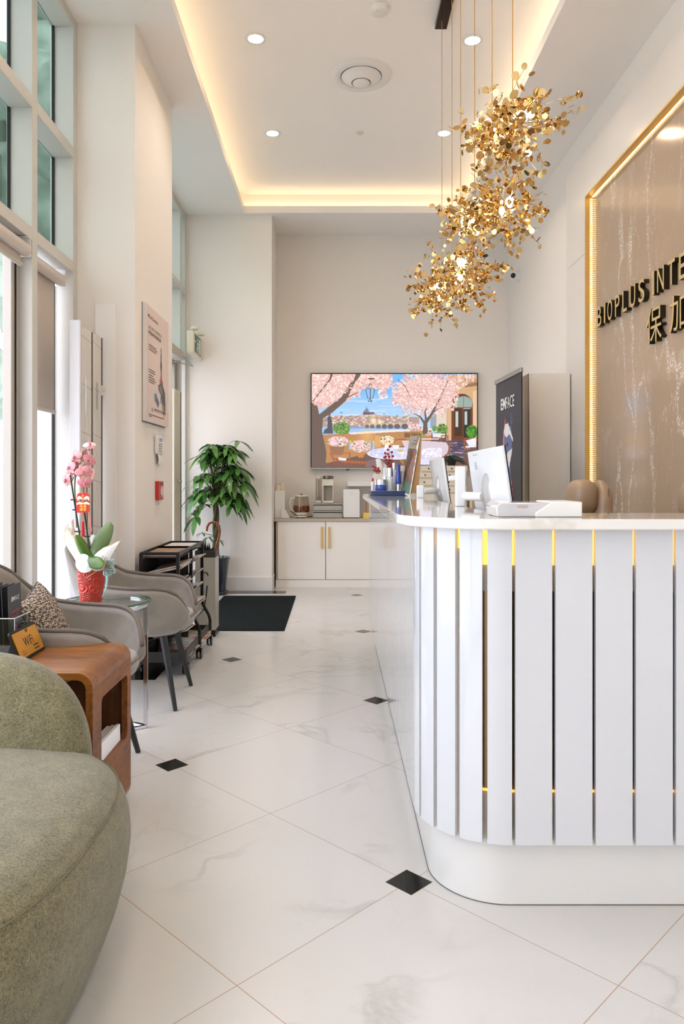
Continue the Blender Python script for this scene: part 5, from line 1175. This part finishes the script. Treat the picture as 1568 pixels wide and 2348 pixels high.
# leaning display card
dcx = thing('display_card', 'tall leaning display card with a printed picture beside the tray', 'display card', (.46, 4.62, SL))
A0, A1, B0, B1 = W(940, 999.5, 4.75), W(963, 1008, 4.45), W(918, 1131, 4.72), W(939, 1133, 4.46)
A1 = W(963, 999, 4.45)
c = Canvas(40, 110, 40, 110, col=(226, 222, 212)); c.poly([(4, 24), (36, 24), (36, 106), (2, 106)], (112, 86, 70)); c.dabs(160, (4, 36), (26, 86), (1.5, 5), [(140, 100, 76), (92, 70, 60), (176, 120, 90), (120, 112, 108), (150, 76, 50)], .7); c.poly([(2, 88), (34, 84), (36, 106), (2, 106)], (92, 130, 108)); c.ell(18, 40, 4, 12, (66, 50, 46)); c.poly([(20, 8), (32, 8), (32, 10), (20, 10)], (120, 112, 104)); c.poly([(14, 14), (34, 14), (34, 16), (14, 16)], (120, 112, 104)); c.poly([(6, 18), (22, 18), (22, 19), (6, 19)], (150, 142, 134))
c.build('printed_front', vcol_mat('print'), A0, A1-A0, B0-A0, dcx)
MB().prism([A0, A1, B1, B0], (.012, .004, 0)).build('board', mat('card_board', (190, 150, 104), .6), dcx)
MB().prism([A1+Vector((.010, 0, -.02)), B1+Vector((.010, 0, .01)), B1+Vector((.055, .01, 0))], (0, .006, 0)).build('easel_leg', MATS['card_board'], dcx)
for p in dcx.children: pass

# monitors on arms
MW = mat('monitor_white', (228, 229, 231), .3, coat=.2); SCR = mat('screen_black', (14, 14, 16), .15)
def monitor(lab, yn, yf, xt, xb, zt, zb, post, ph, arm_z):
    t = thing('monitor', lab, 'monitor', (post[0], post[1], SL), 'white computer monitors at the reception desk')
    P = [Vector((xt, yf, zt)), Vector((xt, yn, zt)), Vector((xb, yn, zb)), Vector((xb, yf, zb))]
    nrm = (P[1]-P[0]).cross(P[3]-P[0]).normalized()
    if nrm.x < 0: nrm = -nrm
    MB().prism(P, nrm*.012).build('back_shell', MW, t, bevel=.003)
    MB().prism([p+nrm*.0122 for p in P], nrm*.003).build('screen', SCR, t)
    cc = (P[0]+P[1]+P[2]+P[3])/4; cc = cc+(Vector((0, 0, arm_z-cc.z))); tt = (zt-arm_z)/(zt-zb); cc.x = xt+(xb-xt)*tt
    m = MB(); m.lathe([(0, .022), (.03, .022), (.045, .017), (.065, .012), (.088, .003), (.09, 0)], (0, 0, 0), 36)
    q = Vector((0, 0, 1)).rotation_difference(-nrm).to_matrix(); m.v = [tuple(cc+q @ Vector(v)) for v in m.v]
    m.build('mount_disc', mat('mount_silver', (196, 194, 190), .3, .4), t, smooth=40)
    x, y = post
    MB().box(x-.019, x+.019, y-.012, y+.012, SL, SL+ph).build('post', MW, t, bevel=.004)
    MB().tube([(x+.015, y, arm_z), (cc.x-.022, cc.y, arm_z)], .017, 16).build('arm', mat('arm_white', (222, 220, 216), .3), t, smooth=40)
    return t, cc, nrm, P
t1, cc1, n1, P1_ = monitor('smaller looking white monitor farther back by the display card', 3.95, 4.5, .566, .612, 1.307, .98, (W(963, 0, 4.15).x, 4.15), .069, 1.126)
t2, cc2, n2, P2_ = monitor('nearer large white monitor with silver round mount', 2.47, 3.1, .549, .603, 1.307, .93, (W(1053, 0, 2.9).x, 2.88), .154, 1.130)
x = W(1046, 0, 2.88).x; MB().box(x-.03, x+.03, 2.872, 2.89, SL+.10, SL+.118).build('cable_clip', MW, t2, bevel=.003)
uu = (P2_[1]-P2_[0]).normalized(); vv = (P2_[0]-P2_[3]).normalized()
MB().obox(P2_[0]+uu*.16-vv*.016-n2*.001, uu*.045, vv*.002, n2*.0005).build('vent_slot', mat('print_grey', (176, 178, 182), .5), t2)
text_mb('i5', P2_[0]+uu*.13-vv*.075-n2*.0012, uu, vv, .03, .04).build('lettering', MATS['print_grey'], t2)

# clear box of supplies
sbx = thing('storage_box', 'long translucent and white plastic box lying on the front of the countertop', 'box', (.57, 2.17, SL))
bx = [W(q, 0, 2.15).x for q in (1127, 1242, 1318)]
MB().prism([(bx[0]+.004, 2.09, SL), (bx[1]+.02, 2.09, SL), (bx[1]+.02, 2.09, SL+.040), (bx[0]+.012, 2.09, SL+.040), (bx[0], 2.09, SL+.030)], (0, .15, 0)).build('clear_lid', mat('milky_plastic', (226, 224, 226), .15, trans=.35, coat=.5), sbx, bevel=.004)
MB().prism([(bx[1]-.035, 2.085, SL), (bx[2], 2.085, SL), (bx[2], 2.085, SL+.043), (bx[1]+.012, 2.085, SL+.043), (bx[1]-.035, 2.085, SL+.012)], (0, .16, 0)).build('white_end', PLW, sbx, bevel=.003)
MB().box(bx[0]+.06, bx[0]+.088, 2.088, 2.0895, SL+.026, SL+.034).build('latch', mat('latch_grey', (176, 168, 160), .4), sbx)

# office chairs behind the desk
LE = mat('taupe_leather', (158, 132, 106), .4, bump=(300, .2), coat=.1); LE2 = mat('stitch', (120, 98, 76), .6)
def office_chair(lab, x, y):
    t = thing('office_chair', lab, 'chair', (x, y, 0), 'taupe leather office chairs behind the desk')
    def bk(u_, v_):      # back that narrows towards the head
        th = 2*PI*u_; z = .52+.67*v_; e_ = math.sin(PI*min(.5, (1-v_)*3.2+.02))*math.sin(PI*min(.5, v_*4+.05)); hw_ = (.24-.115*min(1, max(0, (z-.75)/.3)))*e_**.6
        return (x+.05+.040*spf(math.cos(th), 3)*e_**.5-.03*(1-v_), y+hw_*spf(math.sin(th), 3), z)
    MB().grid(bk, 40, 40, cu=True).build('backrest', LE, t, smooth=180)
    MB().ell((x-.038, y, 1.11), (.062, .105, .082), 32, 20, 2.9).build('headrest', LE, t, smooth=180)
    MB().tube([(x+.05, y-.118+.02*(1-k/12)**3, .95+.2*k/12) for k in range(13)], .003, 5).build('seam', LE2, t)
    MB().ell((x-.2, y, .49), (.25, .25, .07), 32, 16, 3.2).build('seat', LE, t, smooth=180)
    MB().cyl((x-.1, y, .1), (x-.1, y, .43), .025).build('gas_lift', CHROME, t)
    for k in range(5):
        a = 2*PI*k/5; e = Vector((x-.1+.3*math.cos(a), y+.3*math.sin(a), .075)); l = MB().tube([(x-.1, y, .1), e], [.03, .018], 8).build('leg', CHROME, t)
        MB().cyl(e+Vector((-.02, 0, -.045)), e+Vector((.02, 0, -.045)), .03).build('castor', BLACKM, l)
oc = office_chair('taupe leather office chair whose headrest shows above the countertop', 1.235, 3.62)
oc = office_chair('taupe leather office chair just cut by the right edge of the photo', 1.44, 2.86)

# ================================================================= ON THE BACK COUNTER
BZ = .7555
def B(x, y, Y=8.35): return W(x, y, Y)
pb = thing('cup_dispenser', 'tall white box holding paper cups at the left end of the back counter', 'dispenser', (-.63, 8.3, BZ))
MB().box(-.672, -.560, 8.24, 8.40, BZ, B(0, 1125, 8.24).z).build('box', PLW, pb, bevel=.004)
MB().prism([(-.60, 8.20, BZ), (-.505, 8.20, BZ), (-.52, 8.20, BZ+.04), (-.55, 8.20, BZ+.09), (-.60, 8.20, BZ+.10)], (0, .04, 0)).build('front_tray', PLW, pb, bevel=.004)
for k, (x, y0, y1) in enumerate(((638, 1125, 1113), (647, 1125, 1107))):
    m = MB(); p = B(x, 1125, 8.3+.03*k); h_ = (y0-y1)*8.3/1706
    for q in range(3): m.lathe([(.033, q*.008), (.033, q*.008+.004), (.027, h_-.016+q*.008), (0, h_-.016+q*.008)], (p.x, p.y, B(0, 1125, 8.24).z+.001), 20)
    one('paper_cup', m, mat('cup_cream', (226, 212, 188), .5), ['shorter upside-down stack of cream paper cups on the white box', 'taller upside-down stack of cream paper cups on the white box'][k], 'cup', 'paper cups on the white box', smooth=40)
kt = thing('glass_kettle', 'glass tea kettle with cream handle and amber tea on the back counter', 'kettle', (-.37, 8.33, BZ))
kx, ky = B(691, 0, 8.33).x, 8.33
def kz(y): return B(0, y, 8.33).z-.006
MB().lathe([(0, BZ), (.085, BZ), (.092, BZ+.012), (.085, BZ+.022), (.05, BZ+.026), (0, BZ+.026)], (kx, ky, 0), 32).build('power_base', mat('kettle_cream', (230, 220, 202), .35), kt, smooth=40)
MB().lathe([(.0, BZ+.03), (.075, BZ+.03), (.084, BZ+.045), (.084, BZ+.062), (0, BZ+.063)], (kx, ky, 0), 32).lathe([(.070, BZ+.235), (.075, BZ+.24), (.07, BZ+.250), (0, BZ+.252)], (kx, ky, 0), 32).build('body_trim', MATS['kettle_cream'], kt, smooth=40)
MB().lathe([(.084, BZ+.063), (.093, BZ+.10), (.088, BZ+.16), (.074, BZ+.235)], (kx, ky, 0), 32, caps=False).build('glass_body', glass('kettle_glass', (232, 226, 214), .15), kt, smooth=180)
MB().lathe([(0, BZ+.065), (.082, BZ+.065), (.090, BZ+.10), (.087, BZ+.135), (0, BZ+.135)], (kx, ky, 0), 32).build('tea', mat('amber_tea', (134, 70, 34), .1, coat=.3), kt, smooth=40)
MB().lathe([(.075, BZ+.222), (.077, BZ+.236)], (kx, ky, 0), 32, caps=False).build('steel_collar', SILVER, kt)
MB().tube([(kx-.07, ky-.02, BZ+.22), (kx-.115, ky-.03, BZ+.215), (kx-.13, ky-.03, BZ+.16), (kx-.115, ky-.03, BZ+.09), (kx-.085, ky-.02, BZ+.07)], .012, 10).build('handle', MATS['kettle_cream'], kt, smooth=60)
MB().lathe([(0, BZ+.252), (.010, BZ+.252), (.016, BZ+.262), (.016, BZ+.27), (0, BZ+.272)], (kx, ky, 0), 16).build('lid_knob', mat('wood_knob', (176, 130, 90), .5), kt, smooth=40)
one('power_cable', MB().tube([(-.50, 8.26, BZ+.08), (-.46, 8.26, BZ+.05), (-.43, 8.27, BZ+.02), (kx-.06, 8.25, BZ+.006), (kx+.02, 8.24, BZ+.005), (kx+.12, 8.30, BZ+.02)], .004, 6), BLACKM, 'black power cable curling beside the kettle', 'cable')
for k in range(2):
    t = thing('drawer_box', ['lower', 'upper'][k]+' of the two grey metallic drawer boxes under the water dispenser', 'drawer box', (-.08, 8.35, BZ+.085*k), 'grey drawer boxes on the back counter')
    x0, x1 = B(717, 0, 8.22).x, B(786, 0, 8.22).x; z = BZ+.002+.082*k
    MB().prism([(a, 8.24, b) for a, b in rrect(x0, x1, z, z+.078, .014)], (0, .22, 0)).build('case', SILVER, t, smooth=30)
    MB().box(x0+.006, x1-.006, 8.236, 8.2395, z+.006, z+.066).build('opening', BLACKM, t)
    MB().box(x0+.008, x1-.008, 8.222, 8.236, z+.002, z+.056).build('drawer_front', mat('drawer_steel', (176, 170, 158), .3, .7), t, bevel=.003)
DZ = BZ+.17
wd_ = thing('water_dispenser', 'cream and clear soda machine standing on the grey drawer boxes', 'water dispenser', (-.10, 8.35, DZ))
dx = B(752, 0, 8.33).x; CRMK = MATS['kettle_cream']
MB().prism([(a, 8.28, b) for a, b in rrect(dx-.058, dx+.058, DZ, DZ+.02, .008)], (0, .11, 0)).prism([(a, 8.28, b) for a, b in rrect(dx-.058, dx+.058, DZ+.19, DZ+.262, .008)], (0, .11, 0)).box(dx-.058, dx-.050, 8.29, 8.38, DZ+.02, DZ+.19).box(dx+.050, dx+.058, 8.29, 8.38, DZ+.02, DZ+.19).build('body', CRMK, wd_, smooth=30)
MB().box(dx-.05, dx+.05, 8.33, 8.38, DZ+.02, DZ+.19).build('grey_panel', mat('disp_grey', (150, 142, 126), .4), wd_)
MB().lathe([(.06, DZ+.262), (.062, DZ+.270), (.06, DZ+.296), (.03, DZ+.300), (0, DZ+.300)], (dx, 8.33, 0), 28).build('steel_cap', mat('dark_steel', (120, 112, 100), .25, .8), wd_, smooth=40)
bxx = B(730.5, 0, 8.33).x
MB().lathe([(0, DZ), (.036, DZ), (.037, DZ+.02), (0, DZ+.022)], (bxx, 8.33, 0), 24).lathe([(.034, DZ+.27), (.036, DZ+.275), (.034, DZ+.295), (0, DZ+.297)], (bxx, 8.33, 0), 24).build('bottle_ends', CRMK, wd_, smooth=40)
MB().lathe([(.034, DZ+.022), (.035, DZ+.1), (.034, DZ+.27)], (bxx, 8.33, 0), 24, caps=False).build('clear_bottle', glass('kettle_glass'), wd_, smooth=180)
MB().lathe([(0, DZ+.03), (.015, DZ+.03), (.018, DZ+.05), (.006, DZ+.07), (.006, DZ+.25), (0, DZ+.25)], (bxx, 8.33, 0), 12).build('inner_tube', mat('inner_grey', (150, 146, 140), .3), wd_, smooth=40)
fx0, fx1 = B(787, 0, 8.22).x, B(825, 0, 8.22).x
ap = thing('air_purifier', 'small white rounded appliance at the right of the drawer boxes', 'appliance', ((fx0+fx1)/2, 8.32, BZ))
MB().prism([(a, 8.22, b) for a, b in rrect(fx0, fx1, BZ+.006, BZ+.318, .014)], (0, .2, 0)).build('body', PLW, ap, bevel=.006)
MB().box((fx0+fx1)/2-.012, (fx0+fx1)/2+.012, 8.2185, 8.2195, BZ+.283, BZ+.286).box((fx0+fx1)/2-.02, (fx0+fx1)/2+.02, 8.2185, 8.2195, BZ+.267, BZ+.269).build('logo_mark', mat('print_grey'), ap)
MB().box(fx0+.01, fx1-.01, 8.23, 8.41, BZ, BZ+.006).build('foot', BLACKM, ap)
one('wall_shelf', MB().box(B(796, 0, 8.5).x, B(905, 0, 8.5).x, 8.40, 8.556, B(0, 1115, 8.40).z, B(0, 1104, 8.40).z), PLW, 'short white floating shelf on the wall under the television', 'shelf', bevel=.002)
one('sticky_notes', MB().box(B(833, 0, 8.2).x, B(845, 0, 8.2).x+.04, 8.18, 8.24, BZ, BZ+.062), mat('note_yellow', (232, 198, 96), .6), 'yellow block half hidden behind the end of the desk', 'note block')
one('canister', MB().lathe([(0, 0), (.04, 0), (.04, .17), (.036, .175), (0, .175)], (B(842, 0, 8.35).x+.02, 8.36, BZ), 24), mat('canister_tan', (196, 160, 130), .5), 'tan canister behind the yellow block on the back counter', 'canister', smooth=40)
# stacked cream organisers
CBX = mat('organiser_cream', (230, 218, 196), .45); HOLE = mat('hole_dark', (60, 50, 42), .6)
rows = [(958, 1070, 1148, 1131), (958, 1070, 1130, 1115), (956, 1068, 1114, 1097), (958, 1070, 1094.5, 1082.5), (966, 1072, 1080.5, 1067.5)]
zz = BZ
names = ['lowest', 'second lowest', 'middle', 'second highest', 'topmost']
for k, (x0, x1, y1, y0) in enumerate(rows):
    zt = B(0, y0, 8.2).z; zl = zz if k == 0 else zz+.004
    t = thing('organiser_box', '%s of the stacked cream drawer boxes behind the monitors' % names[k], 'storage box', (B((x0+x1)/2, 0, 8.2).x, 8.3, zz), 'stacked cream boxes on the back counter')
    MB().box(B(x0, 0, 8.2).x, B(x1, 0, 8.2).x, 8.21, 8.42, zz, zt).build('box', CBX, t, bevel=.003)
    w3 = (B(x1, 0, 8.2).x-B(x0, 0, 8.2).x)/2
    for q in range(2):
        xa = B(x0, 0, 8.2).x+w3*q; d = MB().box(xa+.006, xa+w3-.006, 8.198, 8.21, zl+.006, zt-.006).build('drawer', CBX, t, bevel=.002)
        MB().disc((xa+.08, 8.1975, (zl+zt)/2), (0, -1, 0), .009, 12, .0006).build('finger_hole', HOLE, d)
    zz = zt+.0005
lt = thing('small_plant', 'dark green broad leaves rising above the cream boxes behind the monitors', 'plant', (1.32, 8.32, zz))
m = MB(); rg = random.Random(2)
for k in range(9):
    a = -1.3+k*.33; leaf(m, Vector((1.30, 8.32, zz+.06)), Vector((math.sin(a)*1.2, rg.uniform(-.4, .2), .55)), rg.uniform(.14, .24), .035, Vector((0, -1, .4)), .9)
m.build('foliage', mat('dark_leaf', (36, 62, 36), .3, coat=.3), lt, smooth=60, solid=.001)
MB().lathe([(0, 0), (.04, 0), (.055, .07), (.05, .07), (.045, .06), (0, .06)], (1.30, 8.32, zz), 20).build('pot', BLACKM, lt, smooth=40)
for k in range(6):
    h_ = .22+.02*(k % 3); x = B(1026, 0, 8.25).x+.028*k
    t = thing('book', ['cream', 'tan', 'black', 'brown', 'dark', 'grey'][k]+' book standing right of the organiser boxes on the back counter', 'book', (x, 8.3, BZ), 'books behind the monitors')
    t.location.x = x+.24
    MB().box(x+.24, x+.265, 8.2, 8.36, BZ, BZ+h_).build('cover', mat('book_%d' % k, [(222, 206, 184), (186, 150, 116), (36, 34, 34), (120, 80, 56), (60, 50, 50), (150, 146, 140)][k], .5), t)

# ================================================================= CEILING FITTINGS
LC = (1.0, .962, .93)
DL = mat('downlight_disc', (255, 244, 228), emit=DOWN)
lab4 = {(-.551, 5.14): 'recessed downlight at the upper left of the tray ceiling, nearest in view', (.95, 5.16): 'recessed downlight behind the gold cords at the upper right', (-.553, 6.55): 'recessed downlight farther back on the left of the tray ceiling', (.956, 6.55): 'recessed downlight farther back on the right, beside the gold cord'}
for x, y in [(-.551, 5.14), (.95, 5.16), (-.553, 6.55), (.956, 6.55), (-.55, 3.73), (.95, 3.73), (-.55, 2.3), (.95, 2.3), (-.55, .9), (.95, .9), (-.55, -.6), (.95, -.6), (-.55, -1.8), (.95, -1.8)]:
    t = thing('downlight', lab4.get((x, y), '%s recessed downlight from the front of the room, in the %s row' % ({3.73: 'fifth', 2.3: 'fourth', .9: 'third', -.6: 'second', -1.8: 'first'}.get(y, ''), 'left' if x < 0 else 'right')), 'ceiling light', (x, y, ZU), 'recessed ceiling downlights')
    MB().lathe([(.052, 0), (.072, 0), (.072, -.004), (.052, -.006)], (x, y, ZU), 32, caps=False).build('trim_ring', PLW, t, smooth=30)
    MB().lathe([(0, 0), (.053, 0)], (x, y, ZU-.003), 32).build('lens', DL, t)
    l = lamp('downlight_beam', 'SPOT', (x, y, ZU-.02), SPOT*.95 if y > 6 else SPOT if y > 4.5 else SPOT*.35, LC, spot_size=2.3, spot_blend=.8, shadow_soft_size=.06)
vt = thing('ceiling_vent', 'round white ceiling air diffuser in the middle of the tray ceiling', 'air vent', (.194, 5.61, ZU))
VW = mat('vent_white', (232, 228, 222), .45)
MB().lathe([(.232, ZU-.001), (.228, ZU-.008), (.17, ZU-.022), (.155, ZU-.012), (.15, ZU-.001)], (.194, 5.61, 0), 56, caps=False).build('outer_ring', VW, vt, smooth=60)
MB().lathe([(.15, ZU-.014), (.14, ZU-.022), (.075, ZU-.06), (.07, ZU-.05), (.068, ZU-.03)], (.194, 5.61, 0), 56, caps=False).build('middle_cone', VW, vt, smooth=60)
MB().lathe([(.065, ZU-.058), (.062, ZU-.066), (.03, ZU-.074), (0, ZU-.075)], (.194, 5.61, 0), 40).build('centre_disc', VW, vt, smooth=60)
MB().lathe([(.15, ZU-.002), (0, ZU-.0021)], (.194, 5.61, 0), 40).build('dark_throat', mat('vent_dark', (96, 92, 88), .8), vt)
sd = thing('smoke_detector', 'round white smoke detector on the ceiling above the vent', 'smoke detector', (.284, 4.80, ZU))
MB().lathe([(.06, ZU-.001), (.062, ZU-.012), (.056, ZU-.035), (.04, ZU-.042), (0, ZU-.043)], (.284, 4.80, 0), 36).build('housing', VW, sd, smooth=40)
MB().disc((.27, 4.77, ZU-.0425), (0, 0, -1), .003, 8, .001).build('indicator', INK, sd)
one('sprinkler_cap', MB().lathe([(.034, ZU-.0005), (.034, ZU-.004), (.03, ZU-.007), (0, ZU-.007)], (.216, 6.545, 0), 30), mat('cap_white', (214, 206, 196), .5), 'small flat round sprinkler cap on the ceiling past the vent', 'sprinkler cap', smooth=40)
dm_ = thing('dome_camera', 'white dome security camera on the right wall near the back corner', 'security camera', (1.98, 8.1, 3.41))
cpz = W(1176, 631, 8.02)
MB().cyl((XR-.001, 8.06, cpz.z), (XR-.028, 8.06, cpz.z), .062, .058, 30).build('base', PLW, dm_, smooth=40)
MB().ell((XR-.05, 8.05, cpz.z), .05, 24, 16).build('ball', PLW, dm_, smooth=180)
dd = Vector((-.55, -.8, -.1)).normalized(); MB().ell(Vector((XR-.05, 8.05, cpz.z))+dd*.022, .034, 20, 14).build('lens', mat('lens_black', (14, 14, 14), .08), dm_, smooth=180)

# ---- chandelier
CG = mat('polished_gold', (228, 192, 132), .07, 1); CGD = mat('dark_canopy', (46, 36, 22), .15, .8)
chd = thing('chandelier', 'gold chandelier of disc covered sprays hanging on six cords over the desk', 'chandelier', (.704, 3.9, ZU))
MB().box(.664, .744, 2.78, 4.98, ZU-.035, ZU-.001).build('canopy', CGD, chd, bevel=.002)
BL = mat('halogen', (255, 226, 176), emit=BULB)
PEN = [(1013, 4.88, (1001, 672), .17), (1036, 4.52, (1062, 632), .21), (1056, 4.15, (1072, 505), .165), (1088, 3.74, (1152, 480), .20), (1128, 3.32, (1128, 312), .135), (1175, 2.94, (1190, 284), .165)]
rg = random.Random(21); rest = MB(); nst = 0
def strand(mb, c, d, L):
    """a wavy wire from the heart outwards with small discs riding on it"""
    u_ = d.orthogonal().normalized(); v_ = d.cross(u_); ph = rg.uniform(0, 6); amp = rg.uniform(.010, .03); pts = []
    tx = u_*rg.uniform(-.3, .3)+v_*rg.uniform(-.3, .3)
    for k in range(9):
        t = k/8; pts.append(c+d*(L*(.12+.88*t))+(u_*math.sin(ph+5*t)+v_*math.cos(ph*1.7+4*t))*amp*t+tx*(L*t*t))
    mb.tube(pts, .0011, 4, caps=False)
    for k in range(4, 9):
        for rep in range(2 if k > 4 else 1):
            if rg.random() < .25: continue
            p = pts[k]+Vector((rg.gauss(0, 1), rg.gauss(0, 1), rg.gauss(0, 1)))*(.010 if rep == 0 else .02)
            nrm = Vector((rg.gauss(0, 1), rg.gauss(0, 1)-.5, rg.gauss(0, 1))).normalized(); mb.disc(p, nrm, rg.choice((.0095, .0125, .014, .016)), 14, .0006)
for i, (cxp, Y, (px_, py_), rad) in enumerate(PEN):
    c = W(px_, py_, Y); top_ = Vector((W(cxp, 0, Y).x, Y, ZU-.036))
    MB().tube([top_, Vector((top_.x, Y, c.z+rad*.55)), Vector((c.x*.6+top_.x*.4, Y, c.z+rad*.3)), c], .0021, 6).build('cord', mat('cord_gold', (206, 158, 80), .35, .6), chd)
    MB().cyl(c+Vector((0, 0, -.01)), c+Vector((0, 0, .035)), .013).build('socket_hub', CG, chd)
    nb = 2 if i in (0, 4, 5) else 3
    for b_ in range(nb):
        o_ = Vector((rg.uniform(-.055, .055), -.05-rg.uniform(0, .05), rg.uniform(-.045, .045)))*(rad/.17)
        bb_ = MB().ell(c+o_, (.014, .014, .02), 12, 10).build('bulb', BL, chd, smooth=180)
        lamp('bulb_light', 'POINT', tuple(c+o_+Vector((0, 0, -.02))), BW, (1, .78, .5), shadow_soft_size=.012)
    ns = int(56*(rad/.17)**1.5); parts_ = 0
    for s_ in range(ns):
        z = 1-2*(s_+.5)/ns; a = s_*2.39996; r_ = math.sqrt(1-z*z); d = Vector((r_*math.cos(a), r_*math.sin(a), z*.92)).normalized()
        L = rad*rg.choice((.6, .8, 1.0, 1.15, 1.3))*rg.uniform(.9, 1.12)
        if s_ % 4 == 0 and parts_ < 16:
            m = MB(); strand(m, c, d, L); m.build('disc_strand', CG, chd); parts_ += 1
        else: strand(rest, c, d, L)
tag(rest.build('disc_strands', CG, chd), kind='stuff')
